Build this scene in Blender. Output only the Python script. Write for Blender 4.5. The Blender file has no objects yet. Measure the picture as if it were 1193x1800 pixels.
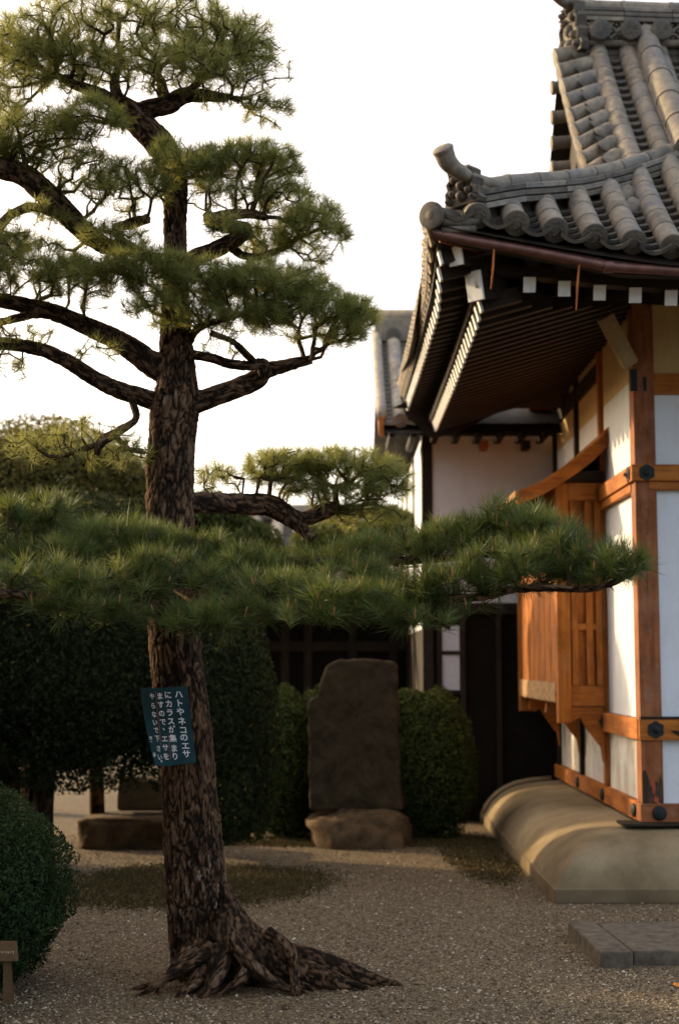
import bpy, math, random
import numpy as np
from mathutils import Vector, Matrix, noise

# ------------------------------------------------------------------ camera, world, sun, exposure
sc = bpy.context.scene
C = sc.collection
CAMZ = 1.6
PITCH = math.radians(6.05)
cam_d = bpy.data.cameras.new('camera'); cam = bpy.data.objects.new('camera', cam_d); C.objects.link(cam)
cam.location = (0, 0, CAMZ); cam.rotation_euler = (math.radians(90) + PITCH, 0, 0)
cam_d.sensor_fit = 'VERTICAL'; cam_d.sensor_height = 36; cam_d.sensor_width = 24; cam_d.lens = 50
cam_d.clip_start = .1; cam_d.clip_end = 1000
cam_d.dof.use_dof = True; cam_d.dof.focus_distance = 6.75; cam_d.dof.aperture_fstop = 2.0
sc.camera = cam

SUN_DIR = Vector((-1.0, 0.62, 0.42)).normalized()      # towards the sun: low, from behind left
w = bpy.data.worlds.new('World'); sc.world = w; w.use_nodes = True
nt = w.node_tree
bg = nt.nodes['Background']; sky = nt.nodes.new('ShaderNodeTexSky')
sky.sky_type = 'NISHITA'; sky.sun_disc = False
sky.sun_elevation = math.asin(SUN_DIR.z)
sky.sun_rotation = math.atan2(SUN_DIR.x, SUN_DIR.y)
sky.air_density = 1.0; sky.dust_density = 3.0; sky.ozone_density = 1.0
veil = nt.nodes.new('ShaderNodeMix'); veil.data_type = 'RGBA'; veil.blend_type = 'ADD'; veil.inputs[0].default_value = 1.0
# thin bright high cloud over the whole sky, warmer and brighter towards the low sun
tcw = nt.nodes.new('ShaderNodeTexCoord'); dt = nt.nodes.new('ShaderNodeVectorMath'); dt.operation = 'DOT_PRODUCT'; dt.inputs[1].default_value = SUN_DIR
mr = nt.nodes.new('ShaderNodeMapRange'); mr.inputs['From Min'].default_value = -.2; mr.inputs['From Max'].default_value = 1.0; mr.interpolation_type = 'SMOOTHSTEP'
cm = nt.nodes.new('ShaderNodeMix'); cm.data_type = 'RGBA'; cm.inputs[6].default_value = (4.1, 4.5, 5.2, 1); cm.inputs[7].default_value = (8.4, 6.4, 4.5, 1)
nt.links.new(tcw.outputs['Generated'], dt.inputs[0]); nt.links.new(dt.outputs['Value'], mr.inputs[0]); nt.links.new(mr.outputs[0], cm.inputs[0]); nt.links.new(cm.outputs[2], veil.inputs[7])
nt.links.new(sky.outputs[0], veil.inputs[6]); nt.links.new(veil.outputs[2], bg.inputs[0]); bg.inputs[1].default_value = 0.15
sl = bpy.data.lights.new('sun', 'SUN'); so = bpy.data.objects.new('sun', sl); C.objects.link(so)
sl.energy = 5.0; sl.angle = math.radians(1.0); sl.color = (1.0, .74, .42)
so.rotation_euler = (-SUN_DIR).to_track_quat('-Z', 'Y').to_euler(); so.location = (-10, 10, 10)
vs = sc.view_settings
vs.view_transform = 'Standard'; vs.look = 'None'; vs.gamma = 1; vs.use_curve_mapping = False
vs.exposure = 0.38
sc.cycles.max_bounces = 6; sc.cycles.transparent_max_bounces = 4

# ------------------------------------------------------------------ helpers
rng = np.random.default_rng(7); random.seed(7)
cp, sp = math.cos(PITCH), math.sin(PITCH)
def P(px, py, Y):
    """world point at depth Y seen at photo pixel (px, py)"""
    k = (900 - py) / 2500.0
    dz = Y * math.tan(math.atan(k) + PITCH)
    d = Y * cp + dz * sp
    return Vector(((px - 596.5) / 2500.0 * d, Y, CAMZ + dz))
def Zat(py, Y): return P(0, py, Y).z
def Xat(px, Y, Z):
    return (px - 596.5) / 2500.0 * (Y * cp + (Z - CAMZ) * sp)

def setp(o, label=None, cat=None, group=None, kind=None):
    if label: o['label'] = label
    if cat: o['category'] = cat
    if group: o['group'] = group
    if kind: o['kind'] = kind
    return o
def empty(name, loc, label, cat, group=None):
    o = bpy.data.objects.new(name, None); C.objects.link(o); o.location = loc
    o.empty_display_size = .1
    return setp(o, label, cat, group)
def worldloc(o):
    l = Vector((0, 0, 0))
    while o is not None:
        l += o.location; o = o.parent
    return l

class MB:
    def __init__(s): s.v = []; s.f = []; s.m = []; s.n = 0; s.col = []
    def add(s, v, f, mi=0, col=None):
        v = np.asarray(v, float).reshape(-1, 3); off = s.n
        s.v.append(v); s.n += len(v)
        if col is None: col = np.full(len(v), .5)
        s.col.append(np.broadcast_to(np.asarray(col, float), (len(v),)))
        if isinstance(f, np.ndarray):
            s.f.append(f + off); s.m.append(np.full(len(f), mi))
        else:
            by = {}
            for q in f: by.setdefault(len(q), []).append(q)
            for q in by.values():
                a = np.array(q) + off; s.f.append(a); s.m.append(np.full(len(a), mi))
    def box(s, x0, x1, y0, y1, z0, z1, mi=0):
        s.hexa([(x0,y0,z0),(x1,y0,z0),(x1,y1,z0),(x0,y1,z0),(x0,y0,z1),(x1,y0,z1),(x1,y1,z1),(x0,y1,z1)], mi)
    def hexa(s, v, mi=0):
        s.add(v, [(0,3,2,1),(4,5,6,7),(0,1,5,4),(1,2,6,5),(2,3,7,6),(3,0,4,7)], mi)
    def beam(s, a, b, wdt, h, up=(0,0,1), mi=0):
        a = Vector(a); b = Vector(b); d = (b - a).normalized()
        sd = d.cross(Vector(up)).normalized(); u = sd.cross(d)
        vs_ = []
        for p in (a, b):
            for (i, j) in ((-1,-1),(1,-1),(1,1),(-1,1)):
                vs_.append(p + sd * (i * wdt / 2) + u * (j * h / 2))
        s.add(vs_, [(0,1,2,3),(7,6,5,4),(0,4,5,1),(1,5,6,2),(2,6,7,3),(3,7,4,0)], mi)
    def tube(s, pts, rad, sides=10, mi=0, cap=True, arc=None):
        pts = [Vector(p) for p in pts]; n = len(pts)
        if not hasattr(rad, '__len__'): rad = [rad] * n
        T = [(pts[min(i+1, n-1)] - pts[max(i-1, 0)]).normalized() for i in range(n)]
        ref = Vector((0, 0, 1)) if abs(T[0].z) < .9 else Vector((0, 1, 0))
        N = (ref - T[0] * ref.dot(T[0])).normalized()
        vv = []
        for i in range(n):
            N = (N - T[i] * N.dot(T[i])).normalized(); B = T[i].cross(N)
            for k in range(sides):
                a = 2 * math.pi * k / sides
                vv.append(pts[i] + (N * math.cos(a) + B * math.sin(a)) * rad[i])
        ff = [(i*sides+k, i*sides+(k+1)%sides, (i+1)*sides+(k+1)%sides, (i+1)*sides+k) for i in range(n-1) for k in range(sides)]
        if cap: ff += [tuple(range(sides))[::-1], tuple((n-1)*sides + k for k in range(sides))]
        s.add(vv, ff, mi)
    def lathe(s, org, axis, prof, sides=16, mi=0):
        """prof: list of (distance along axis, radius)"""
        axis = Vector(axis).normalized(); org = Vector(org)
        ref = Vector((0, 0, 1)) if abs(axis.z) < .9 else Vector((0, 1, 0))
        N = (ref - axis * ref.dot(axis)).normalized(); B = axis.cross(N)
        n = len(prof); vv = []
        for (t, r) in prof:
            for k in range(sides):
                a = 2 * math.pi * k / sides
                vv.append(org + axis * t + (N * math.cos(a) + B * math.sin(a)) * r)
        ff = [(i*sides+k, i*sides+(k+1)%sides, (i+1)*sides+(k+1)%sides, (i+1)*sides+k) for i in range(n-1) for k in range(sides)]
        ff += [tuple(range(sides))[::-1], tuple((n-1)*sides + k for k in range(sides))]
        s.add(vv, ff, mi)
    def prism(s, poly, off, mi=0):
        """poly: outline points (3D), extruded by vector off"""
        n = len(poly); off = Vector(off); a = [Vector(p) for p in poly]
        s.add(a + [p + off for p in a], [tuple(range(n))[::-1], tuple(range(n, 2*n))] + [(i, (i+1)%n, (i+1)%n+n, i+n) for i in range(n)], mi)
    def grid(s, G, mi=0, flip=False):
        G = np.asarray(G, float); a, b = G.shape[:2]
        I = np.arange(a*b).reshape(a, b)
        f = np.stack([I[:-1,:-1], I[1:,:-1], I[1:,1:], I[:-1,1:]], -1).reshape(-1, 4)
        if flip: f = f[:, ::-1]
        s.add(G.reshape(-1, 3), f, mi)
    def mesh(s, name, mats, smooth=False, off=(0,0,0)):
        me = bpy.data.meshes.new(name)
        v = np.concatenate(s.v) - np.array(off)
        cnt = [np.full(len(f), f.shape[1]) for f in s.f]
        tot = np.concatenate(cnt); loops = np.concatenate([f.ravel() for f in s.f])
        me.vertices.add(len(v)); me.vertices.foreach_set('co', v.ravel().astype(np.float32))
        me.loops.add(len(loops)); me.loops.foreach_set('vertex_index', loops.astype(np.int32))
        me.polygons.add(len(tot))
        me.polygons.foreach_set('loop_start', (np.cumsum(tot) - tot).astype(np.int32))
        me.polygons.foreach_set('loop_total', tot.astype(np.int32))
        me.polygons.foreach_set('material_index', np.concatenate(s.m).astype(np.int32))
        me.polygons.foreach_set('use_smooth', np.full(len(tot), smooth))
        if not isinstance(mats, (list, tuple)): mats = [mats]
        for m in mats: me.materials.append(m)
        at = me.attributes.new('tone', 'FLOAT', 'POINT')
        at.data.foreach_set('value', np.concatenate(s.col).astype(np.float32))
        me.update(calc_edges=True); me.validate()
        return me
    def build(s, name, mats, parent=None, smooth=False, bevel=0, label=None, cat=None, group=None, kind=None, auto=False):
        off = worldloc(parent) if parent is not None else Vector((0,0,0))
        loc = Vector((0,0,0))
        if parent is None:
            v = np.concatenate(s.v); loc = Vector(((v[:,0].min()+v[:,0].max())/2, (v[:,1].min()+v[:,1].max())/2, v[:,2].min()))
            off = loc
        me = s.mesh(name, mats, smooth, off)
        if auto: me.set_sharp_from_angle(angle=math.radians(40)) if smooth else None
        o = bpy.data.objects.new(name, me); C.objects.link(o); o.location = loc
        if parent is not None: o.parent = parent
        if bevel:
            b = o.modifiers.new('bevel', 'BEVEL'); b.width = bevel; b.segments = 2; b.limit_method = 'ANGLE'
        return setp(o, label, cat, group, kind)
def inst(name, me, M, parent):
    o = bpy.data.objects.new(name, me); C.objects.link(o); o.parent = parent
    o.matrix_local = Matrix.Translation(-worldloc(parent)) @ M
    return o
def frame(pos, d, up=(0,0,1)):
    """matrix: local Y along d, local Z as near to up as possible"""
    y = Vector(d).normalized(); u = Vector(up); x = y.cross(u).normalized(); z = x.cross(y)
    M = Matrix((x, y, z)).transposed().to_4x4(); M.translation = Vector(pos); return M
def interp(x, xs, ys): return float(np.interp(x, xs, ys))
def smooth_path(pts, n):
    """catmull-rom through rows of pts (any columns)"""
    p = np.asarray(pts, float); p = np.vstack([2*p[0]-p[1], p, 2*p[-1]-p[-2]])
    out = []; segs = len(p) - 3
    for t in np.linspace(0, segs - 1e-6, n):
        i = int(t); u = t - i; a, b, c, d = p[i], p[i+1], p[i+2], p[i+3]
        out.append(.5*((2*b)+(-a+c)*u+(2*a-5*b+4*c-d)*u*u+(-a+3*b-3*c+d)*u**3))
    return np.array(out)

# ------------------------------------------------------------------ materials
class NM:
    def __init__(s, name):
        s.mat = bpy.data.materials.new(name); s.mat.use_nodes = True
        s.t = s.mat.node_tree; s.b = s.t.nodes['Principled BSDF']; s.out = s.t.nodes['Material Output']
    def n(s, typ, **kw):
        nd = s.t.nodes.new(typ)
        for k, v in kw.items():
            if k.startswith('i_'):
                key = k[2:]; key = int(key) if key.isdigit() else key.replace('_', ' ')
                if isinstance(v, bpy.types.NodeSocket): s.t.links.new(v, nd.inputs[key])
                else: nd.inputs[key].default_value = v
            else: setattr(nd, k, v)
        return nd
    def l(s, a, b): s.t.links.new(a, b)
    def coords(s, scale=(1,1,1), kind='Object', rnd=True):
        tc = s.n('ShaderNodeTexCoord'); mp = s.n('ShaderNodeMapping'); mp.inputs['Scale'].default_value = scale
        if rnd:
            oi = s.n('ShaderNodeObjectInfo')
            ad = s.n('ShaderNodeVectorMath', operation='ADD'); sc_ = s.n('ShaderNodeMath', operation='MULTIPLY'); sc_.inputs[1].default_value = 37.0
            s.l(oi.outputs['Random'], sc_.inputs[0]); s.l(tc.outputs[kind], ad.inputs[0]); s.l(sc_.outputs[0], ad.inputs[1])
            s.l(ad.outputs[0], mp.inputs['Vector'])
        else: s.l(tc.outputs[kind], mp.inputs['Vector'])
        return mp.outputs[0]
    def noise(s, vec, scale, detail=6, rough=.6, dist=0):
        nd = s.n('ShaderNodeTexNoise'); nd.inputs['Scale'].default_value = scale; nd.inputs['Detail'].default_value = detail
        nd.inputs['Roughness'].default_value = rough; nd.inputs['Distortion'].default_value = dist
        s.l(vec, nd.inputs['Vector']); return nd.outputs['Fac']
    def ramp(s, fac, stops):
        r = s.n('ShaderNodeValToRGB'); el = r.color_ramp.elements
        while len(el) < len(stops): el.new(.5)
        for e, (p, c) in zip(el, stops):
            e.position = p; e.color = (*c, 1) if len(c) == 3 else c
        s.l(fac, r.inputs[0]); return r.outputs[0]
    def mix(s, fac, a, b, mode='MIX'):
        m = s.n('ShaderNodeMix', data_type='RGBA', blend_type=mode)
        for sock, v in ((m.inputs[0], fac), (m.inputs[6], a), (m.inputs[7], b)):
            if isinstance(v, bpy.types.NodeSocket): s.l(v, sock)
            else: sock.default_value = (*v, 1) if isinstance(v, tuple) and len(v) == 3 else v
        return m.outputs[2]
    def math(s, op, a, b=0.0, clamp=False):
        m = s.n('ShaderNodeMath', operation=op); m.use_clamp = clamp
        for sock, v in ((m.inputs[0], a), (m.inputs[1], b)):
            if isinstance(v, bpy.types.NodeSocket): s.l(v, sock)
            else: sock.default_value = v
        return m.outputs[0]
    def bump(s, h, dist=.01, strength=1.0):
        b = s.n('ShaderNodeBump'); b.inputs['Distance'].default_value = dist; b.inputs['Strength'].default_value = strength
        s.l(h, b.inputs['Height']); s.l(b.outputs[0], s.b.inputs['Normal'])
    def done(s, col=None, rough=.8, spec=.3):
        if col is not None:
            if isinstance(col, bpy.types.NodeSocket): s.l(col, s.b.inputs['Base Color'])
            else: s.b.inputs['Base Color'].default_value = (*col, 1)
        if isinstance(rough, bpy.types.NodeSocket): s.l(rough, s.b.inputs['Roughness'])
        else: s.b.inputs['Roughness'].default_value = rough
        s.b.inputs['Specular IOR Level'].default_value = spec
        return s.mat
def wood(name, c1, c2, c3, axis, worn=0.0):
    m = NM(name); scl = [18, 18, 18]; scl[axis] = 1.1
    v = m.coords(tuple(scl)); g = m.noise(v, 2.2, 8, .65, .6); big = m.noise(m.coords((2.2,2.2,2.2)), 1.6, 5, .6)
    col = m.ramp(g, [(.25, c1), (.5, c2), (.75, c3)])
    col = m.mix(m.math('MULTIPLY', m.ramp(big, [(.42, (0,0,0)), (.68, (1,1,1))]), .55), col, tuple(x*.45 for x in c1))
    if worn:
        wv = m.noise(m.coords((9,9,5)), 1.5, 7, .7)
        col = m.mix(m.math('MULTIPLY', m.ramp(wv, [(.54, (0,0,0)), (.62, (1,1,1))]), worn), col, (.30,.22,.15))
    s2 = [60, 60, 60]; s2[axis] = .9
    ch = m.noise(m.coords(tuple(s2)), 1.3, 3, .5)
    col = m.mix(m.math('MULTIPLY', m.ramp(ch, [(.66,(0,0,0)),(.70,(1,1,1))]), .75), col, tuple(x*.18 for x in c1))
    fd = m.noise(m.coords((3,3,3)), 1.1, 6, .7)
    col = m.mix(m.math('MULTIPLY', m.ramp(fd, [(.50,(0,0,0)),(.70,(1,1,1))]), .4 if c3[0] > .08 else .12), col, tuple(min(1, (x+.08)*.8) for x in c3))
    m.bump(m.math('SUBTRACT', g, m.math('MULTIPLY', m.ramp(ch, [(.66,(0,0,0)),(.70,(1,1,1))]), .8)), .004, .7)
    return m.done(col, .72, .25)
M = {}
for ax, sfx in enumerate('xyz'):
    M['orange_'+sfx] = wood('orange_timber_'+sfx, (.19,.055,.008), (.38,.120,.016), (.50,.18,.026), ax)
    M['pillar_'+sfx] = wood('red_brown_timber_'+sfx, (.13,.042,.014), (.26,.085,.026), (.37,.14,.05), ax, .25)
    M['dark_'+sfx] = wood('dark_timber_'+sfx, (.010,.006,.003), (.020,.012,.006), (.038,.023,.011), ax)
def plaster(name, base, dirt, amt):
    m = NM(name); v = m.coords((1,1,1), rnd=False)
    a = m.noise(v, 3, 8, .65); f = m.noise(v, 60, 5, .7)
    st = m.noise(m.coords((5,5,1.2), rnd=False), 2.4, 6, .65)
    col = m.mix(m.math('MULTIPLY', m.ramp(st, [(.45,(0,0,0)),(.75,(1,1,1))]), amt), base, dirt)
    col = m.mix(m.math('MULTIPLY', m.ramp(a, [(.4,(0,0,0)),(.7,(1,1,1))]), amt*.7), col, dirt)
    m.bump(f, .003, .5); return m.done(col, .9, .15)
M['plaster'] = plaster('white_plaster', (.68,.71,.74), (.52,.48,.42), .28)
M['plaster_dirty'] = plaster('stained_plaster', (.70,.69,.64), (.36,.28,.17), .75)
M['plaster_bounce'] = plaster('bounce_tinted_plaster', (.56,.42,.20), (.42,.28,.11), .6)  # ochre tint stands for warm bounced light under the eaves
m = NM('mortar_plinth'); v = m.coords(rnd=False); a = m.noise(v, 1.6, 8, .62); f = m.noise(v, 45, 6, .75)
col = m.ramp(a, [(.3,(.13,.095,.050)),(.5,(.27,.205,.12)),(.7,(.40,.32,.20))]); col = m.mix(m.math('MULTIPLY', f, .6), col, (.14,.105,.06))
gz_ = m.n('ShaderNodeSeparateXYZ'); tcp = m.n('ShaderNodeTexCoord'); m.l(tcp.outputs['Object'], gz_.inputs[0])
low = m.math('MULTIPLY', m.ramp(m.math('ADD', gz_.outputs[2], m.math('MULTIPLY', a, .22)), [(.10,(1,1,1)),(.34,(0,0,0))]), .6)      # splashed dirt near the gravel
col = m.mix(low, col, (.10,.07,.035))
cr = m.n('ShaderNodeTexVoronoi', feature='DISTANCE_TO_EDGE'); cr.inputs['Scale'].default_value = 1.3; m.l(v, cr.inputs['Vector'])
col = m.mix(m.math('MULTIPLY', m.math('LESS_THAN', cr.outputs['Distance'], .0015), .35), col, (.05,.04,.025))
m.bump(m.math('ADD', f, m.math('MULTIPLY', a, 3)), .010, .7); M['plinth'] = m.done(col, .92, .15)
def tilemat(name, k):
    m = NM(name); v = m.coords((1,1,1)); a = m.noise(v, 9, 7, .7); f = m.noise(v, 90, 4, .7)
    oi = m.n('ShaderNodeObjectInfo')
    base = m.ramp(oi.outputs['Random'], [(0,(.09*k,.078*k,.064*k)),(.35,(.145*k,.125*k,.10*k)),(.7,(.115*k,.112*k,.112*k)),(1,(.20*k,.165*k,.12*k))])
    col = m.mix(m.ramp(a, [(.42,(0,0,0)),(.66,(1,1,1))]), base, (.25*k,.205*k,.145*k))
    col = m.mix(m.math('MULTIPLY', m.ramp(m.noise(v, 26, 5, .7), [(.50,(0,0,0)),(.70,(1,1,1))]), .5), col, (.055,.042,.028))
    m.bump(f, .004, .6); return m.done(col, .68, .3)
M['tile'] = tilemat('fired_roof_tile', 1.0); M['tile_dark'] = tilemat('weathered_dark_tile', .50); M['tile_pale'] = tilemat('pale_roof_tile', 1.6)
def plain(name, c, rough=.7, spec=.3, var=.35, scale=20, bump=.003, metal=0):
    m = NM(name); v = m.coords(); a = m.noise(v, scale, 6, .65)
    col = m.ramp(a, [(.3, tuple(x*(1-var) for x in c)), (.7, tuple(min(1,x*(1+var)) for x in c))])
    if bump: m.bump(a, bump, .6)
    m.b.inputs['Metallic'].default_value = metal
    return m.done(col, rough, spec)
M['white_paint'] = plain('white_lime_paint', (.78,.78,.75), .8, .2, .08)
M['copper'] = plain('brown_copper_gutter', (.13,.055,.040), .42, .5, .35, 14, .001, .35)
M['iron'] = plain('black_iron', (.010,.015,.014), .6, .25, .4, 30)
M['rust'] = plain('rusty_wire', (.36,.11,.025), .7, .3, .3)
M['stone'] = plain('grey_paving_stone', (.105,.085,.062), .9, .15, .5, 14, .006)
M['rock'] = plain('rough_brown_rock', (.085,.055,.028), .92, .15, .6, 7, .02)
M['slab'] = plain('dark_inscribed_slab', (.040,.029,.015), .9, .15, .45, 9, .01)
M['pale_stone'] = plain('pale_block_stone', (0.1400,0.1190,0.0735), .9, .15, .3, 9, .01)
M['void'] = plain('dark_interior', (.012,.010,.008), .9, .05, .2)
M['glass'] = plain('paper_screen', (.55,.60,.66), .6, .2, .06)
M['brown_wood'] = plain('label_wood', (.085,.05,.022), .8, .2, .3, 25)
M['ink'] = plain('cream_ink', (.50,.43,.30), .8, .1, .1, 20, 0)
M['letter'] = plain('white_lettering', (.78,.80,.82), .6, .2, .05, 20, 0)
M['leaf_orange'] = plain('fallen_leaf', (.60,.20,.02), .6, .3, .3)
m = NM('teal_sheet'); v = m.coords(rnd=False); a = m.noise(v, 5, 5, .6); f = m.noise(v, 70, 4, .7)
col = m.mix(m.math('MULTIPLY', f, .6), m.ramp(a, [(.35,(.008,.035,.045)),(.65,(.015,.085,.115))]), (.02,.03,.03)); m.bump(f, .002, .4)
M['teal'] = m.done(col, .7, .2)
# gravel ground
m = NM('gravel'); v = m.coords(rnd=False)
vo = m.n('ShaderNodeTexVoronoi'); vo.inputs['Scale'].default_value = 75; m.l(v, vo.inputs['Vector'])
vo2 = m.n('ShaderNodeTexVoronoi'); vo2.inputs['Scale'].default_value = 150; m.l(v, vo2.inputs['Vector'])
big = m.noise(v, .8, 5, .6)
sep = m.n('ShaderNodeSeparateColor'); m.l(vo.outputs['Color'], sep.inputs[0])
col = m.ramp(sep.outputs[0], [(0,(.07,.048,.026)),(.5,(.21,.146,.080)),(.8,(.29,.21,.12)),(1,(.37,.30,.21))])
col = m.mix(m.math('MULTIPLY', vo.outputs['Distance'], .9), col, (.03,.024,.016))
col = m.mix(m.math('MULTIPLY', m.ramp(big, [(.4,(0,0,0)),(.65,(1,1,1))]), .4), col, (.16,.12,.065))
m.bump(m.math('ADD', vo.outputs['Distance'], m.math('MULTIPLY', vo2.outputs['Distance'], .4)), -.012, .9)
M['gravel'] = m.done(col, .9, .25)
def tonemat(name, stops, rough=.8, spec=.3, trans=0.0, tcol=None, fine=0):
    m = NM(name); at = m.n('ShaderNodeAttribute', attribute_name='tone')
    col = m.ramp(at.outputs['Fac'], stops)
    if fine:
        f = m.noise(m.coords(rnd=False), fine, 5, .7); col = m.mix(m.math('MULTIPLY', f, .55), col, tuple(x*.35 for x in stops[0][1])); m.bump(f, .004, .8)
    mt = m.done(col, rough, spec)
    if trans:
        tr = m.n('ShaderNodeBsdfTranslucent'); tc_ = m.mix(.55, col, tcol) ; m.l(tc_, tr.inputs[0])
        mx = m.n('ShaderNodeMixShader'); mx.inputs[0].default_value = trans
        m.l(m.b.outputs[0], mx.inputs[1]); m.l(tr.outputs[0], mx.inputs[2]); m.l(mx.outputs[0], m.out.inputs[0])
    return mt
M['pebble'] = tonemat('pebbles', [(0,(.04,.027,.014)),(.35,(.15,.105,.058)),(.7,(.26,.188,.108)),(.92,(.36,.285,.185)),(1,(.52,.47,.38))], .8, .3)
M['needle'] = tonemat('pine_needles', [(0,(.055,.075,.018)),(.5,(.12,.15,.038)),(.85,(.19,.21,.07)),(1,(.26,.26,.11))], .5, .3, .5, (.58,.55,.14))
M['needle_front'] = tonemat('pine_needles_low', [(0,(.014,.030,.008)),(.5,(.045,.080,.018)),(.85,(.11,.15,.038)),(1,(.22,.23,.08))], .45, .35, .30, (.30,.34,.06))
M['bark'] = tonemat('pine_bark', [(0,(.007,.005,.003)),(.3,(.028,.016,.009)),(.6,(.118,.066,.036)),(.88,(.21,.13,.078)),(.94,(.20,.15,.11)),(1,(.24,.24,.22))], .95, .1, 0, None, 60)
M['twig'] = tonemat('pine_twig', [(0,(.030,.018,.011)),(.6,(.075,.045,.024)),(1,(.28,.15,.06))], .9, .1)
M['bud'] = plain('orange_brown_bud', (.34,.17,.07), .8, .2, .3)
M['azalea'] = tonemat('azalea_leaves', [(0,(.010,.019,.006)),(.6,(.022,.042,.011)),(1,(.045,.072,.020))], .75, .15, .15, (0.0700,0.1400,0.0210))
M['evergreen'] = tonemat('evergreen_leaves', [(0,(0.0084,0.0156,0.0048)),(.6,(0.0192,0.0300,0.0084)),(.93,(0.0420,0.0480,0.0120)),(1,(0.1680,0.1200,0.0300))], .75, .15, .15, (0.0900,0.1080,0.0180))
M['hedge'] = tonemat('hedge_leaves', [(0,(.016,.026,.006)),(.5,(.040,.058,.012)),(.8,(.085,.105,.022)),(1,(.14,.14,.035))], .75, .15, .2, (0.1200,0.1500,0.0180))
M['moss'] = tonemat('moss', [(0,(.035,.027,.009)),(.6,(.085,.062,.022)),(1,(.15,.11,.045))], .9, .1)
M['core'] = plain('foliage_core', (.012,.014,.006), .95, .05, .4)
M['camellia'] = tonemat('camellia_leaves', [(0,(.018,.022,.005)),(.6,(.055,.055,.012)),(1,(.14,.11,.025))], .75, .15, .25, (.25,.22,.03))
# ------------------------------------------------------------------ ground
g = MB(); g.add([(-150,-30,0),(150,-30,0),(150,300,0),(-150,300,0)], [(0,1,2,3)])
ground = g.build('gravel_ground', M['gravel'], kind='structure')

# ------------------------------------------------------------------ TEMPLE HALL
XL, YF = 2.175, 10.40                    # outer faces of the left and the front wall
hall = empty('temple_hall', (XL, YF, 0), 'temple hall with orange timber frame, white plaster panels and grey tiled hip roof', 'temple')
PX0, PY0, PYE = 1.43, 9.72, 14.45        # plinth outer corner and far end
# kerb and turtle-back plinth
k = MB(); k.box(PX0, 4.6, PY0, PY0+.10, 0, .095); k.build('plinth_kerb', M['plinth'], hall, bevel=.006)
k = MB(); k.box(PX0, PX0+.10, PY0+.103, PYE, 0, .095); k.build('plinth_kerb', M['plinth'], hall, bevel=.006)
def plinth_prof(o):      # height at distance o inwards from the kerb's face
    u = min(max((o-.02)/.60, 0), 1)
    return .085 + .325*(1-(1-u)**2.6)**.75 + .03*min(max((o-.5)/.4,0),1)
offs = [.012+.9*(i/26)**1.25 for i in range(27)]
wob = lambda a, b: .010*noise.noise(Vector((a*1.7, b*1.7, 3.1)))
front = [[(max(PX0+o, PX0+o + t*(4.6-PX0-o)), PY0+o, plinth_prof(o)+wob(PX0+o+t*3, o)*min(t*6,1)) for o in offs] for t in np.linspace(0,1,40)]
left = [[(PX0+o, PY0+o + t*(PYE-PY0-o), plinth_prof(o)+wob(t*5+9, o)*min(t*6,1)) for o in offs] for t in np.linspace(0,1,50)]
k = MB(); k.grid(front, flip=True); k.grid(left)
po = k.build('plinth', M['plinth'], hall, smooth=True, auto=True)
k = MB(); k.box(PX0+.3, 4.6, PY0+.3, PYE, -.02, .16)
k.box(PX0+.85, 4.6, PY0+.85, PYE+.8, -.01, .43); k.build('foundation', M['plinth'], hall)
# raised curved edging at the far end of the plinth
pts = [(PX0-.01+o, PYE+.03, plinth_prof(o)+.02) for o in [0,.02,.05,.1,.16,.24,.34,.5,.7]]
k = MB(); k.tube(pts, .026, 8); k.box(PX0-.02, PX0+.06, PYE, PYE+.06, 0, .11)
k.build('edging_roll', M['plinth'], hall, smooth=True)

ZS = [Zat(y, YF) for y in (1445, 1413)]                       # sill
Z_low = [Zat(y, YF) for y in (1301, 1264)]
Z_mid2 = [Zat(y, YF) for y in (861, 847)]
Z_mid = [Zat(y, YF) for y in (846, 817)]
Z_up = [Zat(y, YF) for y in (692, 656)]
ZT = 4.46
PW = .158
def pillar(x, y, wdt=PW, mat='pillar_z', z0=None, z1=ZT):
    b = MB(); b.box(x, x+wdt, y, y+wdt, z0 if z0 else ZS[1]+.002, z1); return b.build('pillar', M[mat], hall, bevel=.006)
pillar(XL, YF)
pillar(XL+1.95, YF)
# front beams
def xbeam(z, x0, x1, y0, y1, mat='orange_x', name='beam', bev=.005):
    b = MB(); b.box(x0, x1, y0, y1, z[0], z[1]); return b.build(name, M[mat], hall, bevel=bev)
xbeam(ZS, XL-.012, 4.5, YF-.02, YF+.15, 'pillar_x', 'sill_beam')
xbeam((ZS[0]-.022, ZS[0]-.002), XL-.16, 4.5, YF-.10, YF+.16, 'dark_x', 'sill_board')
xbeam(Z_low, XL-.012, 4.5, YF-.022, YF+.02, 'orange_x')
xbeam((Z_low[1]+.002, Z_low[1]+.018), XL-.002, 4.5, YF-.026, YF+.02, 'dark_x', 'drip_strip', 0)
xbeam(Z_mid, XL-.03, 4.5, YF-.03, YF+.02)
xbeam(Z_mid2, XL+PW-.06, 4.5, YF-.012, YF+.03)
xbeam(Z_up, XL+PW, 4.5, YF+.012, YF+.06)
# weathered black patch of the low beam, right of the nail cover
k = MB(); x0 = XL+.26
k.prism([(x0-.05,YF-.0235,Z_low[0]+.07),(x0+.02,YF-.0235,Z_low[0]+.02),(x0+.3,YF-.0235,Z_low[0]+.006),(x0+.9,YF-.0235,Z_low[0]+.004),(x0+.9,YF-.0235,Z_low[0]+.05),(x0+.3,YF-.0235,Z_low[0]+.06)], (0,-.003,0))
k.build('charred_stain', M['dark_x'], hall)
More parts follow.
